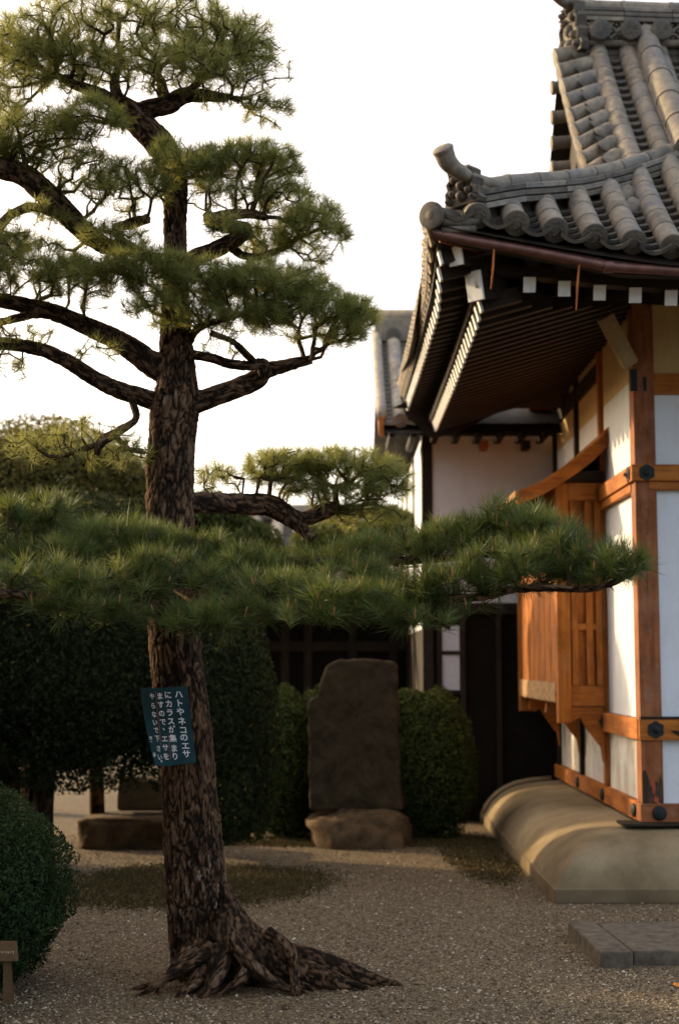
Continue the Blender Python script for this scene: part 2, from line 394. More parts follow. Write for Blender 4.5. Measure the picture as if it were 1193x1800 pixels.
# front panels
def fpanel(z0, z1, mat):
    b = MB(); b.box(XL+PW-.01, XL+1.95+.01, YF+.045, YF+.10, z0, z1); return b.build('wall_panel', M[mat], hall)
fpanel(ZS[1]-.01, Z_low[0]+.01, 'plaster'); fpanel(Z_low[1], Z_mid2[0]+.01, 'plaster')
fpanel(Z_mid2[1], Z_up[0]+.01, 'plaster'); fpanel(Z_up[1]-.01, ZT, 'plaster_bounce')
# left wall: posts, beams, panels
YB, YC, YE = 11.83, 13.05, 14.50
for y in (YB, YC, YE-.12):
    b = MB(); b.box(XL+.006, XL+.12, y, y+.085, ZS[1], ZT); b.build('post', M['dark_z' if y > YB+.1 else 'orange_z'], hall, bevel=.004)
def ybeam(z, y0, y1, x0, x1, mat='orange_y', name='beam'):
    b = MB(); b.box(x0, x1, y0, y1, z[0], z[1]); return b.build(name, M[mat], hall, bevel=.005)
for a, c in ((YF+.155, YB), (YB+.003, YC), (YC+.003, YE)):
    ybeam(ZS, a, c, XL-.016, XL+.10, 'orange_y', 'sill_beam')
ybeam(Z_low, YF+.024, YB+.02, XL-.02, XL+.03); 
ybeam(Z_mid, YF+.024, YB+.02, XL-.032, XL+.03); ybeam(Z_mid2, YF+.13, YB+.02, XL-.010, XL+.03)
ybeam((Z_up[0]+.42, Z_up[1]+.42), YB+.09, YE-.13, XL+.02, XL+.06, 'dark_y')
def lpanel(y0, y1, z0, z1, mat):
    b = MB(); b.box(XL+.045, XL+.10, y0, y1, z0, z1); return b.build('wall_panel', M[mat], hall)
lpanel(YF+PW-.01, YE, ZS[1]-.01, Z_low[0]+.01, 'plaster_dirty'); lpanel(YF+PW-.01, YB+.01, Z_low[1], Z_mid2[0]+.01, 'plaster')
lpanel(YB+.04, YE, Z_low[0]+.012, Z_mid2[0]+.01, 'plaster'); lpanel(YF+PW-.01, YE, Z_mid2[0]+.012, Z_up[1], 'plaster'); lpanel(YF+PW-.01, YE, Z_up[1]+.002, ZT, 'plaster_bounce')
# wall plates under the eaves
ybeam((4.28, 4.46), YF-.2, 14.6, XL-.05, XL+.005, 'dark_y', 'wall_plate')
xbeam((4.32, 4.46), XL+.007, 4.5, YF-.05, YF-.002, 'dark_x', 'wall_plate')
# closed body behind the walls
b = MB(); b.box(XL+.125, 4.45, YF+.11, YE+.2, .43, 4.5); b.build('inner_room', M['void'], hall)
# six-lobed nail covers
def cover(name, c, nrm, r, lobes=True):
    nrm = Vector(nrm); b = MB(); ref = Vector((0,0,1)); sd = ref.cross(nrm).normalized()
    if lobes:
        ring = []
        for i in range(36):
            a = i/36*2*math.pi; rr = r*(.86+.16*abs(math.cos(3*a)))
            ring.append(Vector(c) + (sd*math.sin(a)+ref*math.cos(a))*rr)
        b.prism(ring, nrm*.008)
        b.lathe(Vector(c)+nrm*.008, nrm, [(0,r*.5),(.006,r*.48),(.010,r*.30),(.022,r*.24),(.028,r*.1)], 12)
    else: b.lathe(Vector(c), nrm, [(0,r),(.012,r),(.022,r*.75),(.026,r*.3)], 20)
    return b.build(name, M['iron'], hall, smooth=False)
zc = lambda z: (z[0]+z[1])/2
cover('nail_cover', (XL+.082, YF-.030, zc(Z_mid)), (0,-1,0), .060)
cover('nail_cover', (XL-.032, YF+.085, zc(Z_mid)), (-1,0,0), .058)
cover('nail_cover', (XL+.105, YF-.022, zc(Z_low)), (0,-1,0), .062)
cover('nail_cover', (XL-.020, YB-.02, zc(Z_low)), (-1,0,0), .055)
cover('round_nail_cover', (XL+.118, YF-.020, zc(ZS)), (0,-1,0), .052, False)
cover('round_nail_cover', (XL-.016, YF+.20, zc(ZS)), (-1,0,0), .052, False)
for y in (YB+.02, YC+.02): cover('round_nail_cover', (XL-.016, y, zc(ZS)), (-1,0,0), .05, False)
b = MB(); b.box(XL-.022, XL+.03, YF-.018, YF+.03, Z_up[0]+.02, Z_up[1]+.03); b.build('iron_strap', M['iron'], hall, bevel=.004)
b = MB(); b.box(XL+.075, XL+.10, YF-.004, YF+.02, Z_up[0]+.02, Z_up[1]-.03); b.build('mortise_plug', M['iron'], hall)
# charred foot of the corner pillar
ring = [(XL+.006,.485),(XL+.152,.485),(XL+.152,.74),(XL+.135,.80),(XL+.12,.73),(XL+.10,.76),(XL+.09,.70),(XL+.06,.72),(XL+.05,.77),(XL+.03,.83),(XL+.006,.82)]
b = MB(); b.prism([(x, YF-.0005, z) for x, z in ring], (0,-.0012,0)); b.build('charred_stain', wood('charred_timber', (.020,.012,.007), (.05,.028,.014), (.12,.05,.02), 2), hall)
# peeling red paint near the pillar's foot
b = MB()
for (x, z, w_, h_) in ((.085,.70,.03,.09),(.10,.62,.035,.06),(.075,.745,.015,.05),(.118,.585,.02,.04),(.03,.50,.02,.05)):
    ring = [(XL+x+w_/2*math.cos(a)*random.uniform(.6,1.2), YF-.0022, z+h_/2*math.sin(a)*random.uniform(.6,1.2)) for a in np.linspace(0,6.28,11)[:-1]]
    b.prism(ring, (0,-.0015,0))
b.build('red_paint_flakes', plain('vermilion_flake', (.38,.08,.04), .8, .2, .3), hall)
# slanted brace under the corner
a = P(1062, 556, 10.20); c = P(1107, 642, 10.30)
b = MB(); b.beam(a, c, .10, .115, up=(1,0,.45)); b.build('slanted_brace', plain('tan_timber', (.33,.24,.12), .8, .2, .25, 16), hall, bevel=.012)

# ---- bay window with lattice, boards, carved foot and curved canopy
BX = 1.80; BY0, BY1 = 11.80, 14.35
bz = lambda y: Zat(y, BY0)
bay = MB(); bay.box(BX+.03, XL+.04, BY0+.035, BY1-.03, bz(1238), bz(845)); bay = bay.build('bay_window', M['orange_z'], hall)
def bpart(name, x0,x1,y0,y1,z0,z1, mat='orange_z', bev=.004):
    b = MB(); b.box(x0,x1,y0,y1,z0,z1); return b.build(name, M[mat], bay, bevel=bev)
bpart('corner_post', BX-.005, BX+.105, BY0-.02, BY0+.09, bz(1271), bz(850))
bpart('bottom_rail', BX+.107, XL+.0, BY0-.012, BY0+.034, bz(1242), bz(1206), 'orange_x')
bpart('middle_rail', BX+.107, XL+.0, BY0+.0, BY0+.033, bz(1108), bz(1096), 'orange_x')
bpart('top_rail', BX+.107, XL+.0, BY0-.012, BY0+.034, bz(880), bz(850), 'orange_x')
for px in (1009, 1035):
    x = Xat(px, BY0, 2.0); bpart('lattice_bar', x-.027, x+.027, BY0-.008, BY0+.031, bz(1205), bz(881))
bpart('side_post', XL-.055, XL-.002, BY0-.01, BY0+.03, bz(1205), bz(881))
n = 14; ys = np.linspace(BY0+.095, BY1-.1, n+1)
for i in range(n): bpart('side_board', BX+.0+.004*(i%2), BX+.028, ys[i]+.003, ys[i+1]-.003, bz(1200), bz(860), 'orange_z', .003)
bpart('far_post', BX-.01, BX+.10, BY1-.095, BY1, Zat(1250,14.2), bz(860))
# carved pale board along the foot of the side
pts = []
for i in range(41):
    y = BY0+.1+(BY1-.2-BY0)*i/40; pts.append((BX-.012, y, bz(1236)+.010*abs(math.sin(i*.47))))
b = MB(); b.prism([(BX-.012, BY1-.1, bz(1200)), (BX-.012, BY0+.1, bz(1200))] + pts, (.03,0,0))
b.build('carved_apron', plain('bleached_carved_wood', (.36,.22,.11), .85, .2, .6, 22, .02), bay)
# corbel under the bay
z0 = bz(1242)
poly = [(XL-.01,z0-.004),(XL-.30,z0-.004),(XL-.31,z0-.09),(XL-.25,z0-.12),(XL-.20,z0-.09),(XL-.17,z0-.14),(XL-.10,z0-.24),(XL-.03,z0-.33),(XL-.01,z0-.46)]
for y in (BY0, BY0+1.2, BY1-.2):
    b = MB(); b.prism([(x, y, z) for x, z in poly], (0,.07,0)); b.build('corbel', M['orange_x'], bay, bevel=.004)
# canopy
def can_curve(n=14):
    top = [P(*q, BY0-.15) for q in ((905,868),(950,848),(1000,815),(1040,783),(1074,746))]
    return smooth_path([(p.x, p.z) for p in top], n)
cc = can_curve(); TH = .115
b = MB()
b.prism([(x, BY0-.17, z) for x, z in cc] + [(x+.012, BY0-.17, z-TH*(.8+.35*i/13)) for i, (x, z) in reversed(list(enumerate(cc)))], (0,.045,0))
b.build('canopy_bargeboard', M['orange_x'], bay, bevel=.004)
G0 = [[(x, y, z+.012) for x, z in cc] for y in (BY0-.20, BY1+.1)]; G1 = [[(x, y, z-.012) for x, z in cc] for y in (BY0-.20, BY1+.1)]
b = MB(); b.grid(G0, flip=True); b.grid(G1); 
b.add([G0[0][i] for i in range(14)]+[G1[0][i] for i in range(14)], [(i,i+1,i+15,i+14) for i in range(13)])
b.add([G0[0][0],G0[1][0],G1[1][0],G1[0][0]], [(0,1,2,3)])
b.build('canopy_board', M['orange_y'], bay)
for i in range(1, 8):
    y = BY0-.12+i*.34
    b = MB(); b.prism([(x, y, z-.014) for x, z in cc] + [(x+.01, y, z-.06) for x, z in reversed(cc)], (0,.04,0)); b.build('canopy_rib', M['orange_x'], bay)
x, z = cc[0]; b = MB(); b.box(x-.012, x+.02, BY0-.21, BY1+.1, z-.045, z+.02); b.build('canopy_edge', plain('pale_edge_board', (.34,.18,.07), .8,.2,.3), bay, bevel=.006)
b = MB(); b.box(XL-.30, XL+.03, BY0-.02, BY1, bz(846), bz(828)); b.build('canopy_beam', M['dark_y'], bay)

# ---- ROOF
X_E, Y_E = .60, 8.80; Z0 = 4.17
def sori(u): return .27*max(0.0, min(1.0, (2.3-u)/1.7))**1.3
def zf(X, t): return Z0 + .75*t + .10*t*t + sori(X)*math.exp(-t/.9)
def hipX(t): return .60 + 1.72*t
TTOP = 2.44
COLX = [.876 + .2465*i for i in range(14)]
# tile meshes: local +Y up the slope
def round_tile_mesh(end, r=.078, L=.265):
    b = MB(); b.lathe((0,-.005,0), (0,1,0), [(0,r*.93),(.004,r),(L-.03,r*.985),(L,r*.90)], 18)
    if end:
        b.lathe((0,-.028,0), (0,1,0), [(0,r*.90),(.004,r*1.06),(.022,r*1.08),(.028,r)], 22, 1)
        b.lathe((0,-.030,0), (0,1,0), [(.0,r*.30),(.003,r*.34)], 12, 1)
        for i in range(10):
            a = i/10*6.283; b.lathe((math.cos(a)*r*.68,-.033,math.sin(a)*r*.68), (0,1,0), [(0,r*.07),(.006,r*.1)], 6, 1)
        for i in range(3):
            a0 = i*2.094
            b.tube([(math.cos(a0+q)*r*(.46-.12*q),-.029,math.sin(a0+q)*r*(.46-.12*q)) for q in (0,.5,1.0,1.5)], [r*.10,r*.08,r*.05,r*.02], 5, 1)
    return b.mesh('round_tile', [M['tile'], M['tile_dark']], True)
ROUND = round_tile_mesh(False); END = round_tile_mesh(True)
PROUND = ROUND.copy(); PROUND.materials[0] = M['tile_pale']; LIT_END = END.copy(); LIT_END.materials[1] = M['tile_pale']
for me in (ROUND, END, PROUND, LIT_END): me.set_sharp_from_angle(angle=math.radians(35))
def pan_mesh(wd=.20, L=.17, th=.026):
    b = MB(); rows = []
    for (y, dz) in ((0,.026),(L,-.022)):
        rows.append([(wd/2*s, y, dz + .050*(s*s) ) for s in np.linspace(-1,1,7)])
    top = rows; bot = [[(p[0],p[1],p[2]-th) for p in r_] for r_ in rows]
    b.grid(top, flip=True); b.grid([bot[0], top[0]], flip=True)
    return b.mesh('pan_tile', [M['tile_dark']], False)
PAN = pan_mesh()
roof_deck = MB()
XR = 4.3
Ts = np.linspace(-.05, TTOP, 24); Xs = np.linspace(.56, XR, 40)
def zdeck(X, t):
    z = zf(X, t) - .06
    return z
G = []
for t in Ts:
    xl = max(.56, min(hipX(t), 1.80))
    G.append([(xl + (XR-xl)*s, Y_E+t, zdeck(xl + (XR-xl)*s, t)) for s in np.linspace(0,1,30)])
roof_deck.grid(G, flip=True)
# back slope and left slope (unseen from the front)
YR = Y_E+TTOP
G = [[(X, 2*YR-(Y_E+t), zf(2.3,t)-.06) for X in np.linspace(1.8 if t > .9 else hipX(t), XR, 8)] for t in Ts]
roof_deck.grid(G)
def zl(s, y):  # left slope: s = distance in from the left eave
    yy = y - Y_E
    return Z0 + .02 + .45*s + sori(.6 + min(yy, 5.0-yy)*.75)*math.exp(-s/.9)
ROOFYE = 14.05
G = []
for s_ in np.linspace(-.03, 1.25, 9):
    y0 = Y_E + s_/1.72 if s_ > 0 else Y_E
    G.append([(X_E+s_, y0+(ROOFYE-y0)*q, zl(s_, y0+(ROOFYE-y0)*q)-.05) for q in np.linspace(0,1,40)])
roof_deck.grid(G)
roof_deck.build('roof_deck', M['dark_x'], hall)
# gable wall under the verge
b = MB(); pts = [(1.95, Y_E+t, zf(2.1,t)-.10-.12) for t in np.linspace(.7,TTOP,10)]
b.prism(pts + [(1.95, 2*YR-p[1], p[2]) for p in reversed(pts[:-1])], (.06,0,0)); b.build('gable_board', M['dark_z'], hall)
# round tile columns
def slope_frame(X, t, lift=0.0, dt=.05):
    a = Vector((X, Y_E+t, zf(X,t)+lift)); c = Vector((X, Y_E+t+dt, zf(X,t+dt)+lift)); d = (c-a).normalized()
    nrm = Vector((1,0,0)).cross(d); return a, d, nrm
extra = MB()
npan = 0
for ci, X in enumerate(COLX):
    t = 0.0; tend = (X-.60)/1.72 + .02 if X < 2.0 else TTOP
    first = True
    while t < tend:
        a, d, nrm = slope_frame(X, t, .045)
        inst('eave_end_tile' if first else 'round_tile', END if first else ROUND, frame(a, d, nrm), hall)
        t += .245*d.y; first = False
    # pans between this column and the next
    Xm = X + .1233; t = -.045; tend = (Xm-.60)/1.72 if Xm < 1.95 else TTOP
    while t < tend:
        a, d, nrm = slope_frame(Xm, t, -.012)
        if ci < 9: inst('pan_tile', PAN, frame(a, d, nrm), hall); npan += 1
        else: 
            Mx = frame(a, d, nrm); vs_ = [Mx @ v.co for v in PAN.vertices]; extra.add([tuple(v) for v in vs_], [tuple(p.vertices) for p in PAN.polygons])
        t += .118*d.y
extra.build('pan_tile_field', M['tile_dark'], hall, kind='stuff')
# corner tile and pan by the hip
Xm = .75; a, d, nrm = slope_frame(Xm, -.045, -.012); inst('pan_tile', PAN, frame(a, d, nrm), hall)
a = P(755, 378, 8.74); b = MB()
cd = Vector((.62,.78,.10)).normalized()
b.lathe(a, cd, [(0,.075),(.004,.088),(.03,.088),(.036,.07),(.36,.066)], 20); b.lathe(a-cd*.002, cd, [(0,.03),(.01,.045)], 12)
b.build('corner_end_tile', M['tile_dark'], hall, smooth=True, auto=True)
# short side roll from corner to first column
p0 = P(775, 390, 8.78); p1 = P(835, 388, 8.80)
b = MB(); b.tube([p0, p1 + Vector((.05,.02,0))], [.030,.034], 10); b.tube([p0-Vector((0,0,.055)), p1-Vector((0,0,.055))], .025, 8); b.build('corner_pan', M['tile'], hall, smooth=True)
# verge tiles (short rolls lying across the gable edge)
def verge_z(t): return zf(2.1,t) - .02 - .50*((TTOP-t)/1.5)
t = TTOP-.02; vi = 0
while t > .55:
    z1 = zf(2.02, t)+.02; z0 = z1 - .055 - .10*((TTOP-t)/1.5)
    Xa = 1.79+.02*vi*.2; a = Vector((Xa, Y_E+t, z0)); c = Vector((2.03, Y_E+t-.0, z1))
    inst('verge_tile', END if False else ROUND, frame(a, c-a), hall)
    b = MB(); dd = (c-a).normalized(); b.lathe(a-dd*.03, dd, [(0,.070),(.006,.086),(.028,.086),(.032,.07)], 18)
    b.build('verge_end_disc', M['tile'], hall, smooth=True, auto=True)
    t -= .150; vi += 1
b = MB()
vp = [(1.80, Y_E+t, zf(2.02,t)-.11-.10*((TTOP-t)/1.5)) for t in np.linspace(.6,TTOP,14)]
b.prism(vp + [(p[0], p[1], p[2]-.16) for p in reversed(vp)], (.05,0,0)); b.build('bargeboard', M['dark_z'], hall)
# second row of end discs on the rear verge, seen beyond the gable edge
for py in (155, 207, 252, 296):
    p = P(967, py, YR+.15); bb = MB(); bb.lathe(p, (1,0,.1), [(0,.05),(.006,.060),(.03,.060),(.034,.052),(.16,.050)], 16); bb.build('rear_verge_tile', M['tile'], hall, smooth=True, auto=True)
# stacked ridges ------------------------------------------------------------
def ridge(name, path, wd, courses, top_r, lab=None, tilelen=.27, mats=('tile','tile_dark')):
    """path: list of base points; courses of flat tiles with recessed joints; round cap tiles"""
    par = hall; path = [Vector(p) for p in path]
    L = [0]; 
    for i in range(1, len(path)): L.append(L[-1] + (path[i]-path[i-1]).length)
    def at(s):
        s = min(max(s,0), L[-1]); i = max(j for j in range(len(L)) if L[j] <= s + 1e-9); i = min(i, len(path)-2)
        u = (s-L[i])/(L[i+1]-L[i]); return path[i].lerp(path[i+1], u)
    h = 0
    for c in range(courses):
        th = .038; ww = wd*(1 - .06*c) ; n = max(1, int(L[-1]/.36)); 
        for i in range(n):
            s0 = L[-1]*i/n + .003; s1 = L[-1]*(i+1)/n - .003
            b = MB()
            q = [at(s0 + (s1-s0)*v) for v in (0,.5,1)]
            G = []
            for p_, pn in ((q[0], q[1]),(q[1], q[2]),(q[2], q[2]+(q[2]-q[1]))):
                d = (pn-p_).normalized(); sd = d.cross(Vector((0,0,1))).normalized()
                G.append([p_+sd*x+Vector((0,0,z)) for x, z in ((-ww/2,h),(ww/2,h),(ww/2,h+th-.010),(ww/2-.012,h+th),(-ww/2+.012,h+th),(-ww/2,h+th-.010),(-ww/2,h))])
            b.grid([[tuple(v) for v in r_] for r_ in G])
            b.add([tuple(v) for v in G[0][:6]], [(5,4,3,2,1,0)]); b.add([tuple(v) for v in G[2][:6]], [(0,1,2,3,4,5)])
            b.build('ridge_course_tile', M[mats[1] if (i+c) % 3 else mats[0]], par)
        b = MB(); b.grid([[tuple(p_+Vector((sx*(ww/2-.022),0,h+th-.002+z))) for sx, z in ((-1,0),(-1,.014),(1,.014),(1,0))] for p_ in path]); b.build('ridge_mortar', M['tile_dark'], par)
        h += th + .009
    n = max(1, int(L[-1]/tilelen))
    for i in range(n):
        s0 = L[-1]*i/n; s1 = L[-1]*(i+1)/n
        a = at(s0)+Vector((0,0,h+top_r*.35)); c = at(s1)+Vector((0,0,h+top_r*.35)); b = MB()
        d = (c-a); b.lathe(a, d, [(0,top_r*1.06),(.03,top_r*1.06),(.034,top_r),(d.length-.005,top_r*.97)], 16); b.build('ridge_cap_tile', M[mats[0]], par, smooth=True, auto=True)
    return h
# corner (hip) ridge
hp = []
for px, py in ((838,372),(900,360),(960,356),(1020,350),(1080,336),(1130,320),(1178,302)):
    t = (px-838)/340; Y = 8.93 + 1.02*t; p = P(px, py, Y); hp.append(p)
ridge('hip', hp, .17, 3, .052)
b = MB(); G = []
for p in hp: G.append([(p.x-.055,p.y-.03,p.z+.02),(p.x-.055,p.y-.03,p.z-.26),(p.x+.05,p.y+.05,p.z-.26),(p.x+.05,p.y+.05,p.z+.02)])
b.grid(G); b.build('ridge_bed', M['tile_dark'], hall)
# descending ridge
kp = [Vector((2.50, Y_E+t, zf(2.5,t)+.02)) for t in np.linspace(1.08, TTOP-.05, 9)]
ridge('descending', kp, .22, 3, .092, tilelen=.33, mats=('tile','tile'))
# small ridge end ornament at the foot of the descending ridge
# main ridge
rp = [Vector((X, YR+.03, zf(2.3,TTOP)+.05+.035*max(0,(2.8-X)))) for X in np.linspace(1.93, XR, 12)]
zb = rp[0].z
b = MB(); b.box(1.95, XR, YR-.06, YR+.12, zb-.2, zb+.14); b.build('ridge_core', M['tile_dark'], hall)
n = 0
for row in range(3):
    for i in range(26):
        X = 1.99 + .092*i + (.046 if row % 2 else 0)
        if X > XR-.1: break
        c = Vector((X, YR-.085, zb - .005 + row*.058 ))
        if row == 0 and i == 0:
            b = MB(); b.tube([(math.cos(a)*.040, 0, math.sin(a)*.040) for a in np.linspace(-.2, 3.34, 9)], .011, 6, cap=True); b.lathe((0,.004,.012),(0,1,0),[(0,.012),(.01,.02)],8)
            OPEN = b.mesh('openwork_tile', M['tile'], True)
        o = inst('openwork_tile', OPEN, Matrix.Translation(c), hall); n += 1
b = MB(); b.tube([(X, YR-.10, zb-.05) for X in (1.95, XR)], .03, 8); b.build('ridge_roll', M['tile'], hall, smooth=True)
rp2 = [p + Vector((0,0,.15)) for p in rp]
ridge('main', rp2, .30, 3, .07, tilelen=.34, mats=('tile','tile_dark'))
# discs under the ridge at column heads
for X in COLX[5:]:
    a = Vector((X, YR-.20, zf(X,TTOP)+.10)); inst('ridge_face_tile', END, frame(a, (0,1,.1)), hall)
# ogre end tiles
def onigawara(name, c, wd, hgt, nrm, horn=True):
    nrm = Vector(nrm).normalized(); up = Vector((0,0,1)); sd = up.cross(nrm).normalized(); c = Vector(c); b = MB()
    out = []
    prof = [(-.5,0),(-.56,.10),(-.47,.2),(-.50,.34),(-.40,.42),(-.46,.58),(-.36,.66),(-.38,.82),(-.24,.92),(-.12,.90),(0,1.0)]
    prof = prof + [(-x, z) for x, z in reversed(prof[:-1])]
    out = [c + sd*(x*wd) + up*(z*hgt) for x, z in prof]
    b.prism(out, nrm*-.07)
    # face relief
    for (x, z, r) in ((-.2,.62,.10),(.2,.62,.10),(0,.45,.12),(-.25,.30,.09),(.25,.30,.09),(0,.2,.13),(-.38,.12,.08),(.38,.12,.08),(-.3,.8,.07),(.3,.8,.07),(0,.78,.08)):
        b.lathe(c+sd*(x*wd)+up*(z*hgt)-nrm*.0, nrm, [(0,r*wd*1.1),(.02,r*wd),(.042,r*wd*.6),(.05,r*wd*.2)], 9)
    b.tube([c+sd*(x*wd*.9)+up*(z*hgt*.95)+nrm*.01 for x, z in prof[2:-2]], .018, 6)
    return b.build('ogre_end_tile', M['tile_dark'], hall, smooth=True, auto=True)
onigawara('o', P(812, 360, 8.88), .27, .27, (-.72,-.69,0))
onigawara('o', (1.90, YR+.03, zb-.12), .42, .52, (-1,-.25,0))
# curled finial over the hip end and over the main ridge
def finial(pts, rad, lab=None):
    q = smooth_path([(*p, r_) for p, r_ in zip(pts, rad)], 26)
    b = MB(); b.tube(q[:, :3], list(q[:, 3]), 16)
    d = Vector(q[0,:3]) - Vector(q[1,:3]); d.normalize(); b.lathe(Vector(q[0,:3])-d*.004, d, [(0,rad[0]*1.0),(.008,rad[0]*1.07),(.024,rad[0]*1.05),(.036,rad[0]*.8),(.042,rad[0]*.4)], 18)
    return b.build('curled_finial', M['tile'], hall, smooth=True, auto=True)
finial([P(779,266,8.66), P(788,286,8.70), P(810,304,8.78), P(842,317,8.90), P(880,328,9.02)], [.066,.060,.046,.040,.040])
finial([P(972,-14,11.0), P(990,2,11.15), P(1012,10,11.3), P(1040,14,11.4)], [.05,.05,.06,.07])
# ---- eaves: fascia, gutter, soffit, rafters
def eave_line(px0, n=30):  pass
gz = lambda X: interp(X, [.60,.8,1.2,1.6,1.80,2.3,4.5], [4.315,4.27,4.20,4.12,4.075,4.06,4.06])
gut = [( -.0+X, 8.80, gz(X)) for X in (.59,.8,1.0,1.2,1.4,1.6,1.70)]
b = MB(); b.tube([Vector(p) for p in gut], .034, 12); b.tube([Vector(p)+Vector((0,.0,.030)) for p in gut], .012, 6); b.build('gutter', M['copper'], hall, smooth=True, auto=True)
b = MB(); pts = [Vector((X, 8.80, gz(X))) for X in (1.705,2.3,4.4)]; b.tube(pts, .034, 12); b.tube([p+Vector((0,0,.03)) for p in pts], .012, 6); b.lathe((1.70,8.80,gz(1.7)),(1,0,-.03),[(-.03,.034),(-.028,.041),(.03,.041),(.032,.034)],12)
b.build('gutter', M['copper'], hall, smooth=True, auto=True)
# hanging wires
for (q0, q1, q2) in (((868,428),(866,470),(862,508)), ((1018,458),(1014,500),(1012,545))):
    b = MB(); b.tube([P(*q0,8.79), P(*q1,8.80), P(*q2,8.83)], [.005,.008,.004], 6); b.build('gutter_wire', M['rust'], hall)
b = MB(); b.tube([P(772,425,8.82), P(838,441,8.95)], .006, 6); b.build('gutter_wire', M['rust'], hall)
# fascia board below the tiles
G = []
for X in np.linspace(.62, 4.4, 40):
    z = zf(X,0)-.075; z2 = gz(X) + .0
    G.append([(X, 8.84, z), (X, 8.84, min(z2-.02, z-.06)), (X, 8.92, min(z2-.02, z-.06)), (X, 8.92, z)])
b = MB(); b.grid(G); b.build('eave_fascia', M['dark_x'], hall)
# rafters: front
RZ = lambda X: interp(X, [.9,1.25,1.7,2.17,3.0,4.5], [4.105,4.062,4.01,3.975,3.96,3.96])   # centre of end face
def rafter(p_end, p_in, wdt, h, up=(0,0,1), name='rafter', capname='rafter_end', mat='dark_y', ext=.006):
    b = MB(); b.beam(p_end, p_in, wdt, h, up); o = b.build(name, M[mat], hall)
    d = (Vector(p_in)-Vector(p_end)).normalized()
    c = MB(); c.beam(Vector(p_end)-d*ext, Vector(p_end)+d*.012, wdt+.003, h+.003, up); c.build(capname, M['white_paint'], o, bevel=.002)
    return o
YRF = 9.11
for px in (930, 991):
    X = Xat(px, YRF, 4.05); rafter((X, YRF, RZ(X)), (X, YF+.02, RZ(X)+.36), .078, .098)
X = Xat(1053, YRF, 4.0)
while X < 4.4:
    rafter((X, YRF, RZ(X)), (X, YF+.05, RZ(X)+.36), .078, .098); X += .2335
# hip rafter
c0 = P(833, 503, 9.13); rafter(c0, (2.12, YF-.05, 4.42), .125, .19, name='hip_rafter')
rafter(P(800,450,8.95), (1.2, 9.5, 4.36), .10, .12, name='hip_flying_rafter')
# purlin strips
b = MB(); G = [[(X, YRF-.02, RZ(X)+.052),(X, YRF+.09, RZ(X)+.052),(X, YRF+.09, RZ(X)+.115),(X, YRF-.02, RZ(X)+.115),(X, YRF-.02, RZ(X)+.052)] for X in np.linspace(.86,4.4,30)]
b.grid(G); b.build('eave_purlin', M['dark_x'], hall)
# rafters: left side, two rows
XRL = .93
def lz(y):   # end-centre height of base rafters on the left
    return interp(y, [9.1, 9.6, 10.4, 11.5, 13.6, 14.1], [3.99, 3.935, 3.92, 3.90, 3.90, 3.93])
y = 9.28
while y < 13.95:
    q = min((y-9.11)*1.0, 1.3)
    xin = min(XL, XRL + max(.25, q*1.0)); z = lz(y)
    rafter((XRL, y, z), (xin+.02, y, z+.30*(xin-XRL)), .075, .10, mat='dark_x'); y += .168
def lz2(y): return interp(y, [8.9, 9.2, 9.7, 10.6, 12, 13.9], [4.23, 4.12, 4.06, 4.06, 4.07, 4.12])
y = 8.98
while y < 13.95:
    X0 = interp(y, [8.9,9.7,14],[.645,.68,.66]); z = lz2(y)
    rafter((X0, y, z), (X0+.42, y, z+.10), .062, .085, mat='dark_x', name='flying_rafter'); y += .168
# left eave strips and soffits
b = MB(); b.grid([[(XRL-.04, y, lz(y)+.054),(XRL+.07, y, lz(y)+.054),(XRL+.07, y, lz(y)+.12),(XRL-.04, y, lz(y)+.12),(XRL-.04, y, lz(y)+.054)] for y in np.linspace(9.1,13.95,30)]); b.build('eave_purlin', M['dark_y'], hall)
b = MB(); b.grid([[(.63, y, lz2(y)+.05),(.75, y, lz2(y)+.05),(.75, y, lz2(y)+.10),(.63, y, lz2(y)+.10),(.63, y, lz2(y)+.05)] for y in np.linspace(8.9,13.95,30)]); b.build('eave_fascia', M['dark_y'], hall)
b = MB()
b.grid([[(X, 8.9 + (YF+.05-8.9)*s, (gz(X) + .03)*(1-s) + (4.50)*s) for s in np.linspace(0,1,6)] for X in np.linspace(.62, 4.4, 30)])
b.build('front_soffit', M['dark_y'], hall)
b = MB()
b.grid([[(.66 + (XL+.02-.66)*s, y, (lz2(y)+.07)*(1-s) + 4.40*s) for s in np.linspace(0,1,6)] for y in np.linspace(9.0, 14.3, 30)], flip=True)
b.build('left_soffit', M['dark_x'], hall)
# left eave tile ends, disc colour paled to stand for sunlight
y = 8.98
for i in range(31):
    X = .60 + .04*min(max((y-8.9)/.8,0),1); z = lz2(y)+.165
    inst('eave_end_tile', LIT_END, frame((X-.02, y, z), (1,0,.42)), hall)
    y += .160
b = MB(); b.tube([(.585+.04*min(max((y-8.9)/.8,0),1), y, lz2(y)+.135) for y in np.linspace(8.95,13.95,24)], .028, 8); b.build('eave_pan_edge', M['tile'], hall, smooth=True)
# far end boards closing the eave
b = MB(); b.prism([(.60,14.0,lz2(13.9)+.15),(.66,14.0,lz2(13.9)-.06),(.93,14.0,lz(13.9)-.10),(1.2,14.0,lz(13.9)-.02),(2.1,14.0,4.35),(2.1,14.0,4.6),(1.0,14.0,4.45)], (0,.05,0)); b.build('eave_end_board', M['dark_x'], hall)

